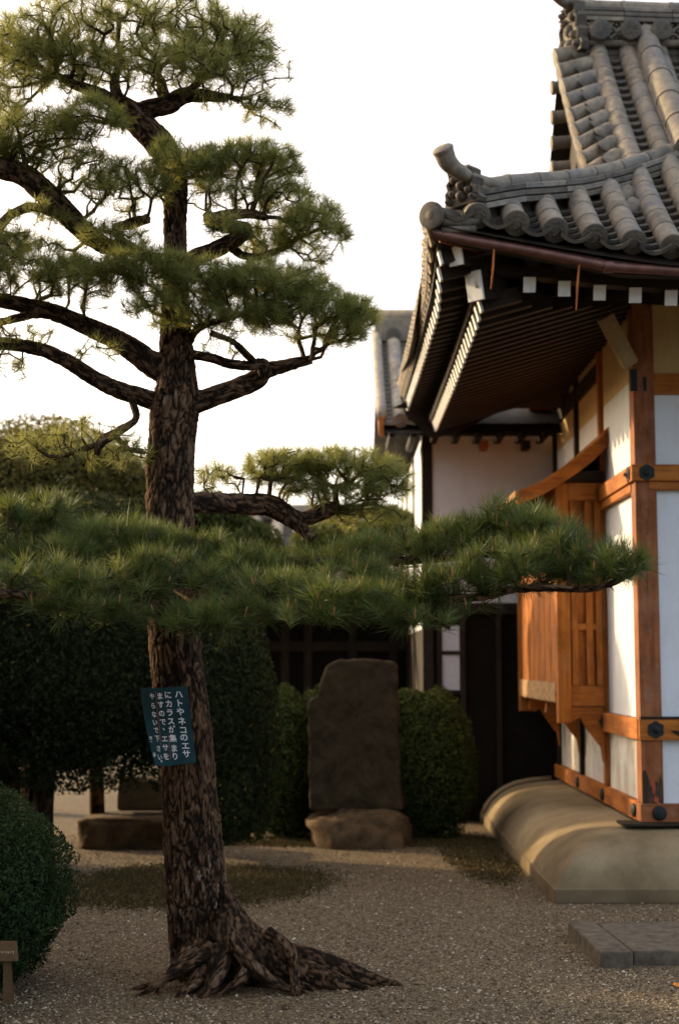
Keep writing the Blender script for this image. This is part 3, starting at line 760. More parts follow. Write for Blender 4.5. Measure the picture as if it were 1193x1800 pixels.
# ------------------------------------------------------------------ SIDE WING behind
wing = empty('side_wing', (1.5, 14.6, 0), 'white walled side wing behind the hall with small tiled gable roof', 'building')
WX, WY = .86, 14.62
def wp(name, x0,x1,y0,y1,z0,z1, mat, bev=0): b = MB(); b.box(x0,x1,y0,y1,z0,z1); return b.build(name, M[mat], wing, bevel=bev)
wp('front_wall', WX+.10, 2.28, WY, WY+.1, Zat(1062,WY), 3.98, 'plaster')
wp('side_wall', WX, WX+.08, WY+.14, 19.2, 1.95, 3.95, 'plaster'); wp('side_wainscot', WX-.004, WX+.084, WY+.14, 19.2, .0, 1.945, 'dark_z')
wp('corner_post', WX-.01, WX+.10, WY-.015, WY+.12, .3, 3.96, 'dark_z', .005)
for y in (16.2, 17.8, 19.1): wp('side_post', WX-.02, WX+.06, y, y+.11, .3, 3.95, 'dark_z', .005)
wp('eave_beam', .45, 2.2, 14.35, 14.50, 3.92, 4.02, 'dark_x', .005)
for i in range(8): wp('rafter', .5+.22*i, .56+.22*i, 14.15, 15.2, 3.86, 3.93, 'dark_y')
for x in (1.45, 1.88): wp('bracket', x, x+.07, WY-.25, WY, 3.78, 3.86, 'orange_x' if x < 1.5 else 'dark_y', .004)
wp('beam_head', Xat(928,14.4,3.9), Xat(968,14.4,3.9), 14.3, 14.6, Zat(722,14.4), Zat(692,14.4), 'orange_x', .005)
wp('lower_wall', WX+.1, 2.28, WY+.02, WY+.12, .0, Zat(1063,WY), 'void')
wp('wainscot_beam', WX+.1, 2.28, WY-.03, WY+.05, Zat(1080,WY), Zat(1060,WY), 'dark_x', .004)
for px in (768, 809, 872): 
    x = Xat(px, WY, 1.6); wp('lower_post', x, x+.05, WY-.03, WY+.06, .1, Zat(1081,WY), 'dark_z', .004)
wn = wp('screen_window', Xat(775,WY,1.6), Xat(807,WY,1.6), WY-.012, WY+.01, Zat(1216,WY), Zat(1100,WY), 'glass')
for zz in (1216, 1147): 
    b = MB(); b.box(Xat(773,WY,1.6), Xat(809,WY,1.6), WY-.025, WY-.013, Zat(zz+4,WY), Zat(zz-3,WY)); b.build('window_bar', M['dark_x'], wn)
# wing roof: slope facing the camera, ridge along X
def wz(t): return 3.98 + .58*t + .05*t*t
WT = 1.92; WXE = .42
b = MB(); b.grid([[(x, 14.05+t, wz(t)) for x in (WXE,3.0)] for t in np.linspace(0,WT,8)], flip=True); b.grid([[(x, 14.05+2*WT-t, wz(t)) for x in (WXE,3.0)] for t in np.linspace(0,WT,8)])
b.grid([[(x, 14.05+t, wz(t)-.1) for x in (WXE,3.0)] for t in np.linspace(0,WT,8)])
b.build('roof_deck', M['tile_dark'], wing)
for i in range(3):
    x = WXE + .19 + .27*i; t = 0
    while t < WT-.1:
        a = Vector((x,14.05+t,wz(t)+.03)); c = Vector((x,14.05+t+.05,wz(t+.05)+.03)); d = (c-a).normalized()
        inst('round_tile', PROUND, frame(a, d), wing)
        t += .245*d.y
rows = MB()
t = 0
while t < WT:
    for i in range(3):
        x0 = WXE + .27*i - .03 ; z = wz(t)+.012
        rows.add([(x0,14.05+t,z+.02),(x0+.11,14.05+t,z),(x0+.22,14.05+t,z+.02),(x0,14.05+t,z-.02),(x0+.11,14.05+t,z-.03),(x0+.22,14.05+t,z-.02),(x0,14.05+t+.12,z+.07),(x0+.11,14.05+t+.12,z+.05),(x0+.22,14.05+t+.12,z+.07)], [(3,4,1,0),(4,5,2,1),(0,1,7,6),(1,2,8,7)])
    t += .10
rows.build('pan_tile_field', M['tile'], wing, kind='stuff')
b = MB(); b.prism([(WXE-.03,14.0+t,wz(t)+.05) for t in np.linspace(0,WT,8)] + [(WXE-.03,14.0+t,wz(t)-.14) for t in np.linspace(WT,0,8)], (.05,0,0)); b.build('bargeboard', M['orange_y'], wing)
b = MB(); b.tube([(WXE+.0,14.02+t,wz(t)+.06) for t in np.linspace(0,WT,10)], .055, 10); b.build('verge_roll', M['tile_pale'], wing, smooth=True)
zr = wz(WT)
b = MB(); b.box(WXE-.02, 3, 14.05+WT-.12, 14.05+WT+.12, zr-.05, zr+.22); b.build('ridge', M['tile'], wing, bevel=.01)
b = MB(); b.tube([(WXE-.06,14.05+WT,zr+.26),(3,14.05+WT,zr+.26)], .09, 12); b.build('ridge_cap', M['tile'], wing, smooth=True)
for i in range(5):
    x = WXE + .19 + .27*i; inst('ridge_face_tile', END, frame((x,14.05+WT-.16,zr+.02),(0,1,0)), wing)

# ------------------------------------------------------------------ REAR HOUSE (dark timber, behind the stone tablet)
rear = empty('rear_house', (0, 18, 0), 'dark timber house behind the stone tablet with pale tiled roof', 'house')
def rpb(name, x0,x1,y0,y1,z0,z1, mat, bev=0): b = MB(); b.box(x0,x1,y0,y1,z0,z1); return b.build(name, M[mat], rear, bevel=bev)
RY = 18.0
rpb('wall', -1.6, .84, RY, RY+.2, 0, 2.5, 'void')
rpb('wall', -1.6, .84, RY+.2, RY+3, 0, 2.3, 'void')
for px in (455, 500, 540, 618, 690, 738): x = Xat(px,RY,1.5); rpb('post', x-.04, x+.06, RY-.06, RY, 0, 2.2, 'dark_z', .006)
rpb('lintel', -1.6, .84, RY-.05, RY-.005, Zat(1145,RY), Zat(1128,RY), 'dark_x', .004)
rpb('signboard', Xat(505,RY,2.4), Xat(580,RY,2.4), RY-.12, RY-.08, Zat(1062,RY), Zat(1038,RY), 'brown_wood', .004)
b = MB(); b.grid([[(x, RY-.9+t, 2.42+.5*t) for x in (-1.8,.80)] for t in (0,2.2)], flip=True); b.grid([[(x, RY-.9+t, 2.34+.5*t) for x in (-1.8,.80)] for t in (0,2.2)]); b.build('roof_deck', M['tile_dark'], rear)
for i in range(9):
    x = -1.7+.29*i; b = MB(); b.tube([(x, RY-.92, 2.47),(x, RY+1.3, 3.56)], .085, 12); b.build('round_tile_row', M['tile_pale'], rear, smooth=True)
b = MB(); b.tube([(-1.9,RY+1.3,3.62),(.8,RY+1.3,3.62)], .13, 12); b.build('ridge_cap', M['tile'], rear, smooth=True)

# ------------------------------------------------------------------ stone step, tablet, pedestal
step = empty('stone_step', (2.2, 8.1, 0), 'low grey stone step lying in the gravel before the hall', 'stone step')
b = MB(); b.hexa([(1.372,7.70,-.02),(1.545,7.70,-.02),(1.50,8.60,-.02),(1.345,8.60,-.02),(1.372,7.70,.085),(1.545,7.70,.085),(1.50,8.60,.085),(1.345,8.60,.085)]); b.build('edge_stone', M['stone'], step, bevel=.010)
b = MB(); b.hexa([(1.560,7.77,-.02),(3.2,7.77,-.02),(3.2,8.60,-.02),(1.515,8.60,-.02),(1.560,7.77,.079),(3.2,7.77,.079),(3.2,8.60,.079),(1.515,8.60,.079)]); b.build('step_slab', M['stone'], step, bevel=.010)

def rock_mesh(cx, cy, cz, rx, ry, rz, seed, amp=.18, flat=.6, nu=40, nv=22):
    G = []
    for j in range(nv+1):
        th = math.pi*j/nv
        row = []
        for i in range(nu+1):
            ph = 2*math.pi*(i%nu)/nu; d = Vector((math.sin(th)*math.cos(ph), math.sin(th)*math.sin(ph), math.cos(th)))
            q = Vector([math.copysign(abs(c)**flat, c) for c in d])
            k_ = 1+amp*noise.fractal(d*1.6+Vector((seed,seed*.3,0)), 1.0, 2.0, 5)
            row.append((cx+q.x*rx*k_, cy+q.y*ry*k_, cz+q.z*rz*k_))
        G.append(row)
    b = MB(); b.grid(G, flip=False); return b
TY = 12.9
tab = empty('stone_tablet', (.1, TY, 0), 'tall dark stone tablet on a rough brown base rock', 'monument')
rock_mesh(Xat(632,TY,.1), TY, .06, .46, .40, .25, 3.1, .22, .72).build('base_rock', M['rock'], tab, smooth=True)
front_pts = [(545,1425),(541,1330),(540,1232),(558,1224),(563,1196),(575,1168),(600,1160),(640,1158),(690,1163),(697,1172),(699,1290),(704,1380),(708,1425)]
poly = [P(px,py,TY-.12) for px, py in front_pts]
b = MB(); b.prism(poly, (.02,.24,0)); 
o = b.build('inscribed_slab', M['slab'], tab, bevel=.022)
sb_ = o.modifiers.new('fine', 'SUBSURF'); sb_.subdivision_type = 'SIMPLE'; sb_.levels = sb_.render_levels = 5
tx = bpy.data.textures.new('stone_lumps', 'CLOUDS'); tx.noise_scale = .14; tx.noise_depth = 4
dp = o.modifiers.new('lumps', 'DISPLACE'); dp.texture = tx; dp.strength = .045; dp.texture_coords = 'LOCAL'
ped = empty('stone_pedestal', (-1.9, 12.7, 0), 'low brown stone plinth carrying a pale square block beside the trunk', 'pedestal')
PYD = 12.7
b = rock_mesh(Xat(232,PYD,.1), PYD+.1, .12, .46, .35, .155, 8.2, .09, .35); b.build('base_stone', M['rock'], ped, smooth=True)
b = MB(); b.hexa([P(205,1426,PYD),P(292,1426,PYD),P(292,1426,PYD)+Vector((0,.4,0)),P(205,1426,PYD)+Vector((0,.4,0)),P(208,1362,PYD),P(290,1372,PYD),P(290,1372,PYD)+Vector((0,.4,0)),P(208,1362,PYD)+Vector((0,.4,0))])
b.build('square_block', M['pale_stone'], ped, bevel=.03)
# ------------------------------------------------------------------ pine trees
def bark_tube(rows, sides, step, amp=.012, cell=(11, 11, 4.2), lichen=0.0, seed=0.0):
    """rows: (x,y,z,r) control points -> MB with plated bark"""
    rows = np.asarray(rows, float)
    L = np.linalg.norm(np.diff(rows[:,:3], axis=0), axis=1).sum(); n = max(6, int(L/step))
    q = smooth_path(rows, n); pts = [Vector(p) for p in q[:,:3]]
    T = [(pts[min(i+1,n-1)]-pts[max(i-1,0)]).normalized() for i in range(n)]
    ref = Vector((0,1,0)) if abs(T[0].y) < .8 else Vector((0,0,1)); N = (ref - T[0]*ref.dot(T[0])).normalized()
    V = []; tone = []; s = 0.0
    for i in range(n):
        if i: s += (pts[i]-pts[i-1]).length
        N = (N - T[i]*N.dot(T[i])).normalized(); B = T[i].cross(N); r = q[i,3]
        for k in range(sides):
            a = 2*math.pi*k/sides; ca, sa = math.cos(a), math.sin(a)
            w_ = noise.noise(Vector((ca*2+seed, sa*2, s*2.3)))
            c = Vector((ca*r*cell[0], sa*r*cell[1], s*cell[2]+seed))
            c += Vector((.55*noise.noise(c*1.1)+.3*w_, .55*noise.noise(c*1.1+Vector((9,0,0))), .9*noise.noise(c*.8+Vector((0,7,0)))))
            c += Vector((.22*noise.noise(c*3.7), .22*noise.noise(c*3.7+Vector((9,0,0))), 0))
            d, pp = noise.voronoi(c); e = min(1.0, max(0.0, (d[1]-d[0])*(3.4+2.5*w_)-.10))
            fine = noise.fractal(c*3.5, .8, 2.0, 3)
            h = amp*(e**.5-.6)*(.75+.5*noise.noise(pp[0]*5)) + amp*.45*fine + r*.05*noise.noise(Vector((ca*1.2+seed, sa*1.2, s*1.6)))
            V.append(pts[i] + (N*ca+B*sa)*(r+h))
            tn = .06 + .56*e**.6 + .38*fine + .30*noise.noise(pp[0]*7.3)
            if lichen and pts[i].z < lichen and noise.noise(Vector((ca*7+5, sa*7, s*9))) + .5*fine > .34 and e > .5: tn = .98
            tone.append(min(1, max(0, tn)))
    ff = [(i*sides+k, i*sides+(k+1)%sides, (i+1)*sides+(k+1)%sides, (i+1)*sides+k) for i in range(n-1) for k in range(sides)]
    ff += [tuple(range(sides))[::-1], tuple((n-1)*sides+k for k in range(sides))]
    b = MB(); b.add(V, ff, 0, tone); return b, q

def px_rows(lst, Yd=7.5):
    out = []
    for t in lst:
        px, py, r = t[:3]; Y = t[3] if len(t) > 3 else Yd
        p = P(px, py, Y); out.append((p.x, p.y, p.z, r/2500*Y*1.02))
    return out

def grow(roots, tips, seg=.05, wig=.22, kpath=.25):
    """connect tips to the nearest limb/twig nodes -> nodes, parents, tip ids"""
    nodes = np.array(roots, float); par = np.full(len(nodes), -1); cost = np.zeros(len(nodes))
    d0 = np.array([np.min(np.linalg.norm(nodes-t, axis=1)) for t in tips]); order = np.argsort(d0)
    cap = len(nodes) + int(len(tips)*14); N = np.zeros((cap,3)); N[:len(nodes)] = nodes; Cst = np.zeros(cap); Pr = np.full(cap,-1)
    n = len(nodes); tipid = []
    for ti in order:
        t = tips[ti]; dd = np.linalg.norm(N[:n]-t, axis=1); j = int(np.argmin(dd + kpath*Cst[:n])); D = dd[j]
        k = max(1, min(12, int(D/seg))); a = N[j].copy(); prev = j
        sag = np.array([0,0,-.10*D]) ; wv = rng.normal(0, 1, (k,3))*wig*seg
        for i in range(1, k+1):
            u = i/k; p = a + (t-a)*u + sag*math.sin(math.pi*u)*1.0
            if i < k: p = p + wv[i-1]
            N[n] = p; Pr[n] = prev; Cst[n] = Cst[prev] + D/k; prev = n; n += 1
        tipid.append(prev)
        if n > cap-14: break
    return N[:n], Pr[:n], np.array(tipid)

def twig_mesh(b, N, Pr, tipid, nroot, r0=.0022, sides=5, rmax=.016, tone=.35, expo=.42):
    cnt = np.zeros(len(N)); cnt[tipid] = 1
    for i in range(len(N)-1, nroot-1, -1):
        if Pr[i] >= 0: cnt[Pr[i]] += cnt[i]
    r = np.minimum(r0*np.maximum(cnt,1)**expo, rmax)
    idx = np.arange(nroot, len(N)); pa = N[Pr[idx]]; pb = N[idx]; ra = np.where(Pr[idx] < nroot, r[idx]*1.25, np.minimum(r[Pr[idx]], r[idx]*1.6)); rb = r[idx]
    d = pb-pa; d /= np.maximum(np.linalg.norm(d, axis=1, keepdims=True), 1e-6)
    ref = np.where(np.abs(d[:,2:3]) < .9, np.array([[0,0,1.]]), np.array([[0,1.,0]])); u = np.cross(d, ref); u /= np.linalg.norm(u, axis=1, keepdims=True); v = np.cross(d, u)
    an = 2*np.pi*np.arange(sides)/sides; ring = u[:,None,:]*np.cos(an)[None,:,None] + v[:,None,:]*np.sin(an)[None,:,None]
    A = pa[:,None,:] - d[:,None,:]*0.002 + ring*ra[:,None,None]; Bv = pb[:,None,:] + ring*rb[:,None,None]
    V = np.concatenate([A, Bv], 1).reshape(-1,3); m = len(idx); base = (np.arange(m)*2*sides)[:,None]
    k = np.arange(sides)[None,:]; k2 = (k+1) % sides
    F = np.stack([base+k, base+k2, base+sides+k2, base+sides+k], -1).reshape(-1,4)
    b.add(V, F, 0, np.repeat(np.clip(tone + rng.normal(0,.15,m), 0, 1), 2*sides))
    return r

def tufts(b, pos, dirs, n, length, width, spread=(18, 75), tone=None):
    """needle bundles; pos, dirs: (m,3)"""
    m = len(pos); tot = m*n
    d = np.repeat(dirs, n, 0); p = np.repeat(pos, n, 0)
    if tone is None: tone = np.clip(rng.normal(.45,.20,m), 0, 1)
    tn = np.clip(np.repeat(tone, n) + rng.normal(0,.10,tot), 0, 1)
    ref = rng.normal(0,1,(tot,3)); s = np.cross(d, ref); s /= np.maximum(np.linalg.norm(s, axis=1, keepdims=True), 1e-6)
    th = np.radians(rng.uniform(spread[0], spread[1], tot))[:,None]
    nd = d*np.cos(th) + s*np.sin(th)
    L = (length*rng.uniform(.72, 1.12, tot) * np.repeat(rng.uniform(.85,1.15,m), n))[:,None]
    st = p - d*(rng.uniform(0, 1, tot)**1.5*.045)[:,None]
    mid = st + nd*L*.5; tip = st + nd*L + np.array([0,0,-.10])*L + d*L*.10
    sd = np.cross(nd, rng.normal(0,1,(tot,3))); sd /= np.maximum(np.linalg.norm(sd, axis=1, keepdims=True), 1e-6); w_ = width*.5
    V = np.stack([st-sd*w_, st+sd*w_, mid+sd*w_*.9, mid-sd*w_*.9, tip], 1).reshape(-1,3)
    base = (np.arange(tot)*5)[:,None]
    T5 = np.repeat(tn, 5)
    k0 = b.n
    b.add(V, base + np.array([[0,1,2,3]]), 0, T5)
    b.f.append(base + np.array([[3,2,4]]) + k0); b.m.append(np.full(tot, 0))

def pad_tips(c, R, n, zlow=-.35, inner=.35):
    out = []
    while len(out) < n:
        d = rng.normal(0,1,3); d /= np.linalg.norm(d)
        if d[2] < zlow and rng.random() < .8: continue
        r_ = rng.uniform(.80,1.0) if rng.random() > inner else rng.uniform(.35,.8)
        k = 1 + .22*noise.noise(Vector((d[0]*2.2+c[0]*3, d[1]*2.2+c[1], d[2]*2.2)))+.10*noise.noise(Vector((d[0]*6+c[0]*3, d[1]*6, d[2]*6)))
        out.append(np.array(c) + d*np.array(R)*r_*k)
    return out

def make_pine(name, label, limbs, pads, front=False, trunk=None, roots=()):
    base = trunk[0] if trunk else limbs[0]
    tr = empty(name, (base[0][0], base[0][1], 0), label, 'tree')
    rootpts = []
    if trunk:
        b, q = bark_tube(trunk[0], 150, .0085, .012, (30,30,10.0), .62); b.build('trunk', M['bark'], tr, smooth=True); rootpts += [tuple(p) for p in q[::3,:3] if p[2] > 2.3]
    for L in roots:
        b, q = bark_tube(L, 34, .010, .007, (26,26,15), .0, seed=random.random()*9); b.build('root', M['bark'], tr, smooth=True)
    for L in limbs:
        b, q = bark_tube(L, 40, .011, .007, (30,30,11), seed=random.random()*9); b.build('limb', M['bark'], tr, smooth=True); rootpts += [tuple(p) for p in q[::2,:3]]
    for pd in pads:
        px, py, rx, ry, Y, n = pd[:6]; opt = pd[6] if len(pd) > 6 else {}
        if opt.get('front'): n = int(n*.85)
        if not opt.get('front'): n = int(n*2.3); rx *= 1.07; ry *= 1.07
        c = P(px, py, Y); k = Y*1.03/2500; R = (rx*k, opt.get('dep', max(rx*.75, 70)*k), ry*k)
        tips = pad_tips(c, R, n, opt.get('zlow', -.3), opt.get('inner', .35))
        near = [p for p in rootpts if abs(p[0]-c.x) < R[0]*1.5+.45 and abs(p[2]-c.z) < R[2]*2+.45 and abs(p[1]-c.y) < R[1]*1.5+.9]
        if len(near) < 3: near = sorted(rootpts, key=lambda p: (Vector(p)-c).length)[:6]
        N, Pr, tid = grow(near, tips, .05, opt.get('wig', .20))
        b = MB(); twig_mesh(b, N, Pr, tid, len(near), opt.get('r0', .0020), rmax=opt.get('rmax', .017)); 
        pos = N[tid]; pr = N[Pr[tid]]; d = pos-pr; d /= np.maximum(np.linalg.norm(d,axis=1,keepdims=True),1e-6)
        out = (pos-np.array(c))/np.array(R); out /= np.maximum(np.linalg.norm(out,axis=1,keepdims=True),1e-6)
        dirs = d*.35 + out*.55 + np.array([0,0,.85 if opt.get('front') else .60]) + rng.normal(0,.22,d.shape); dirs /= np.linalg.norm(dirs,axis=1,keepdims=True)
        # candles
        if opt.get('bud'):
            sel = np.where(rng.random(len(pos)) < .55)[0]
            for i in sel:
                up = Vector(dirs[i])*.5+Vector((0,0,1)); up.normalize(); a = Vector(pos[i]); hh = random.uniform(.02,.055)
                b.tube([a, a+up*hh*.7, a+up*hh], [.0032,.0034,.001], 5, 1)
        b.build('twigs', [M['twig'], M['bud']], tr, kind='stuff')
        f = MB(); nn = opt.get('nn', 46); ln = opt.get('ln', .085)
        if not opt.get('front'): nn = int(nn*.66); ln = .070
        w_ = opt.get('w', .0018)
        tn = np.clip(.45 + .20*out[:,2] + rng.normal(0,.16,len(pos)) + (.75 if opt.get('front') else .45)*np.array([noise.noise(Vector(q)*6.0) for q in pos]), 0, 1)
        tufts(f, pos, dirs, nn, ln, w_, opt.get('spread', (12,72)), tn)
        # a second, lower whorl along the shoot
        sel = rng.random(len(pos)) < opt.get('second', .85)
        if sel.any():
            tufts(f, pos[sel]-d[sel]*.035+rng.normal(0,.008,(sel.sum(),3)), dirs[sel]*.6+out[sel]*.5+rng.normal(0,.3,(sel.sum(),3)), nn//2, ln*.92, w_, (20,85), tn[sel]-.1)
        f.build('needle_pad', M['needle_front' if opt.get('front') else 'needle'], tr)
    return tr

trunk = px_rows([(364,1722,60),(361,1692,57),(356,1650,54),(350,1600,52),(345,1550,51),(341,1500,50),(337,1450,48),(333,1400,46),(327,1300,45),(317,1220,44),(309,1150,43),(303,1080,42),(300,1000,41),(299,900,41),(300,820,41),(304,760,41),(308,715,42),(311,680,36),(311,640,31),(310,600,28),(309,540,24),(309,470,20),(308,400,19),(308,340,21),(300,290,24),(278,250,25),(248,220,24),(226,196,21),(212,182,16)], 7.5)
# roots: px, py, r_px, Y
def rt(l):
    r_ = px_rows(l, 7.4); out = []
    for k, q in enumerate(r_):
        u = k/(len(r_)-1); out.append((q[0], q[1], q[2]*(1-u)+min(q[2], q[3]*.35)*u, q[3]))
    p, q = out[-2], out[-1]; out.append((q[0]+(q[0]-p[0])*.5, q[1]+(q[1]-p[1])*.5, -.03, q[3]*.6)); return out
ROOTS = [rt([(385,1560,18,7.45),(408,1600,24,7.42),(440,1632,26,7.40),(490,1655,25,7.38),(545,1666,24,7.35),(600,1680,20,7.32),(635,1690,15,7.30),(668,1699,9,7.3),(700,1706,4,7.3)]),
 rt([(390,1600,26,7.38),(425,1640,26,7.32),(475,1672,26,7.28),(535,1686,22,7.25),(590,1698,15,7.22),(640,1712,6,7.2)]),
 rt([(380,1630,26,7.30),(410,1660,20,7.22),(432,1668,13,7.16),(418,1700,10,7.10),(398,1722,7,7.06),(386,1736,3,7.04)]),
 rt([(470,1640,12,7.28),(505,1643,10,7.22),(516,1660,9,7.18),(518,1690,8,7.12),(520,1712,6,7.08)]),
 rt([(345,1670,16,7.35),(318,1694,11,7.25),(290,1706,7,7.2),(262,1714,5,7.2),(235,1720,3,7.2)]),
 rt([(365,1664,24,7.28),(356,1692,17,7.18),(338,1712,11,7.1),(315,1726,6,7.05)]),
 rt([(372,1672,18,7.2),(330,1680,9,7.12),(290,1692,7,7.08),(262,1708,5,7.05),(240,1716,2,7.05)]),
 rt([(390,1668,22,7.2),(380,1700,16,7.12),(365,1722,9,7.05),(350,1738,4,7.02)]),
 rt([(400,1650,16,7.2),(450,1685,12,7.12),(490,1705,8,7.1),(540,1716,3,7.1)]),
 rt([(380,1640,32,7.42),(405,1668,32,7.36),(440,1686,28,7.30),(490,1698,19,7.26),(540,1708,9,7.2)]),
 rt([(340,1665,14,7.18),(310,1670,7,7.12),(290,1680,5,7.1),(276,1700,4,7.08)])]
LIMBS = [px_rows(l, 7.5) for l in (
 [(232,200,17),(262,192,17),(295,184,17),(325,168,14),(360,168,11),(402,172,7)],
 [(295,184,13),(286,160,11),(282,140,8),(262,118,5)],
 [(216,190,16),(190,172,12),(160,158,10),(130,148,8),(96,130,6)],
 [(216,186,14),(204,160,10),(205,130,7),(215,100,5)],
 [(330,170,9),(352,140,6),(385,112,4)],
 [(318,468,15,7.5),(350,450,15,7.45),(385,436,14,7.42),(420,416,13,7.4),(432,402,11,7.4),(400,398,12,7.38),(372,388,12,7.36),(364,374,8,7.36)],
 [(372,386,11,7.38),(405,378,10,7.4),(440,376,8,7.42),(468,382,6,7.42)],
 [(400,430,8,7.45),(425,448,7,7.5),(460,450,6,7.5),(510,430,5,7.55)],
 [(302,470,9,7.5),(262,452,9,7.5),(224,440,11,7.5),(186,432,15,7.48),(150,408,18,7.45),(110,368,20,7.42),(70,330,21,7.4),(30,302,20,7.38),(-40,292,20,7.35),(-110,300,15,7.3)],
 [(140,390,9,7.45),(96,374,8,7.4),(56,364,8,7.38),(22,376,8,7.36),(0,398,8,7.34),(-14,430,6,7.3)],
 [(290,650,26),(262,636,22),(230,612,20),(196,592,18),(150,572,16),(104,552,15),(60,540,14),(0,528,12),(-60,520,9)],
 [(100,552,9),(60,552,8),(20,562,7),(-40,575,5)],
 [(288,712,18),(250,698,16),(205,684,15),(165,664,14),(120,636,13),(70,614,12),(0,604,11),(-80,612,9)],
 [(330,712,20),(368,700,18),(412,684,17),(450,668,17),(468,652,14),(505,642,11),(548,632,8)],
 [(466,660,13,7.45),(462,640,10,7.42),(440,642,9,7.4),(405,640,8,7.42),(375,630,8,7.45),(335,622,8,7.5)],
 [(452,642,6,7.4),(430,620,6,7.35),(408,600,5,7.3),(370,585,5,7.3)],
 [(226,690,7,7.5),(236,714,6,7.45),(238,738,6,7.4),(205,760,8,7.35),(178,778,8,7.3),(170,800,4,7.3)],
 [(200,764,5,7.35),(225,788,4,7.35),(256,796,3,7.4)],[(180,780,5,7.3),(150,788,4,7.3),(110,802,3,7.3)],
 [(240,440,8,7.5),(212,420,7,7.45),(205,404,8,7.42),(232,392,9,7.4),(262,384,8,7.38)],
 [(328,884,19,7.5),(370,884,18,7.6),(420,886,18,7.75),(470,888,19,7.9),(496,900,18,7.95),(524,922,13,7.95),(548,948,8,7.9)],
 [(506,905,13,7.95),(535,912,12,8.0),(566,900,14,8.0),(592,890,10,8.0)],
 [(330,600,9,7.5),(352,575,6,7.4),(400,560,5,7.3),(450,545,4,7.25)],
 # low limbs reaching towards the camera under the front pads
 [(312,1050,26,7.45),(380,1052,17,7.0),(470,1050,13,6.6),(580,1046,11,6.35),(700,1050,9,6.2),(800,1052,8,6.1),(860,1046,7,6.05),(905,1036,6,6.0),(985,1034,6,5.95),(1030,1036,5,5.95),(1075,1026,4,5.95),(1112,1008,3,5.95)],
 [(300,1060,24,7.4),(240,1066,15,6.9),(160,1066,11,6.5),(80,1052,9,6.3),(-20,1040,7,6.2)],
 [(310,1020,18,7.4),(420,1000,12,6.9),(560,985,9,6.7),(720,985,7,6.6),(860,975,5,6.5)],
 [(300,1010,18,7.4),(200,1000,11,7.0),(90,985,8,6.8),(0,975,6,6.7)],
 [(700,1050,6,6.2),(760,1088,4,6.0),(790,1104,3,5.95)],
)]
F = dict(front=True, ln=.100, w=.0023, nn=46, bud=True, zlow=-.2, second=.35, spread=(10,68))
def fo(**k): d = dict(F); d.update(k); return d
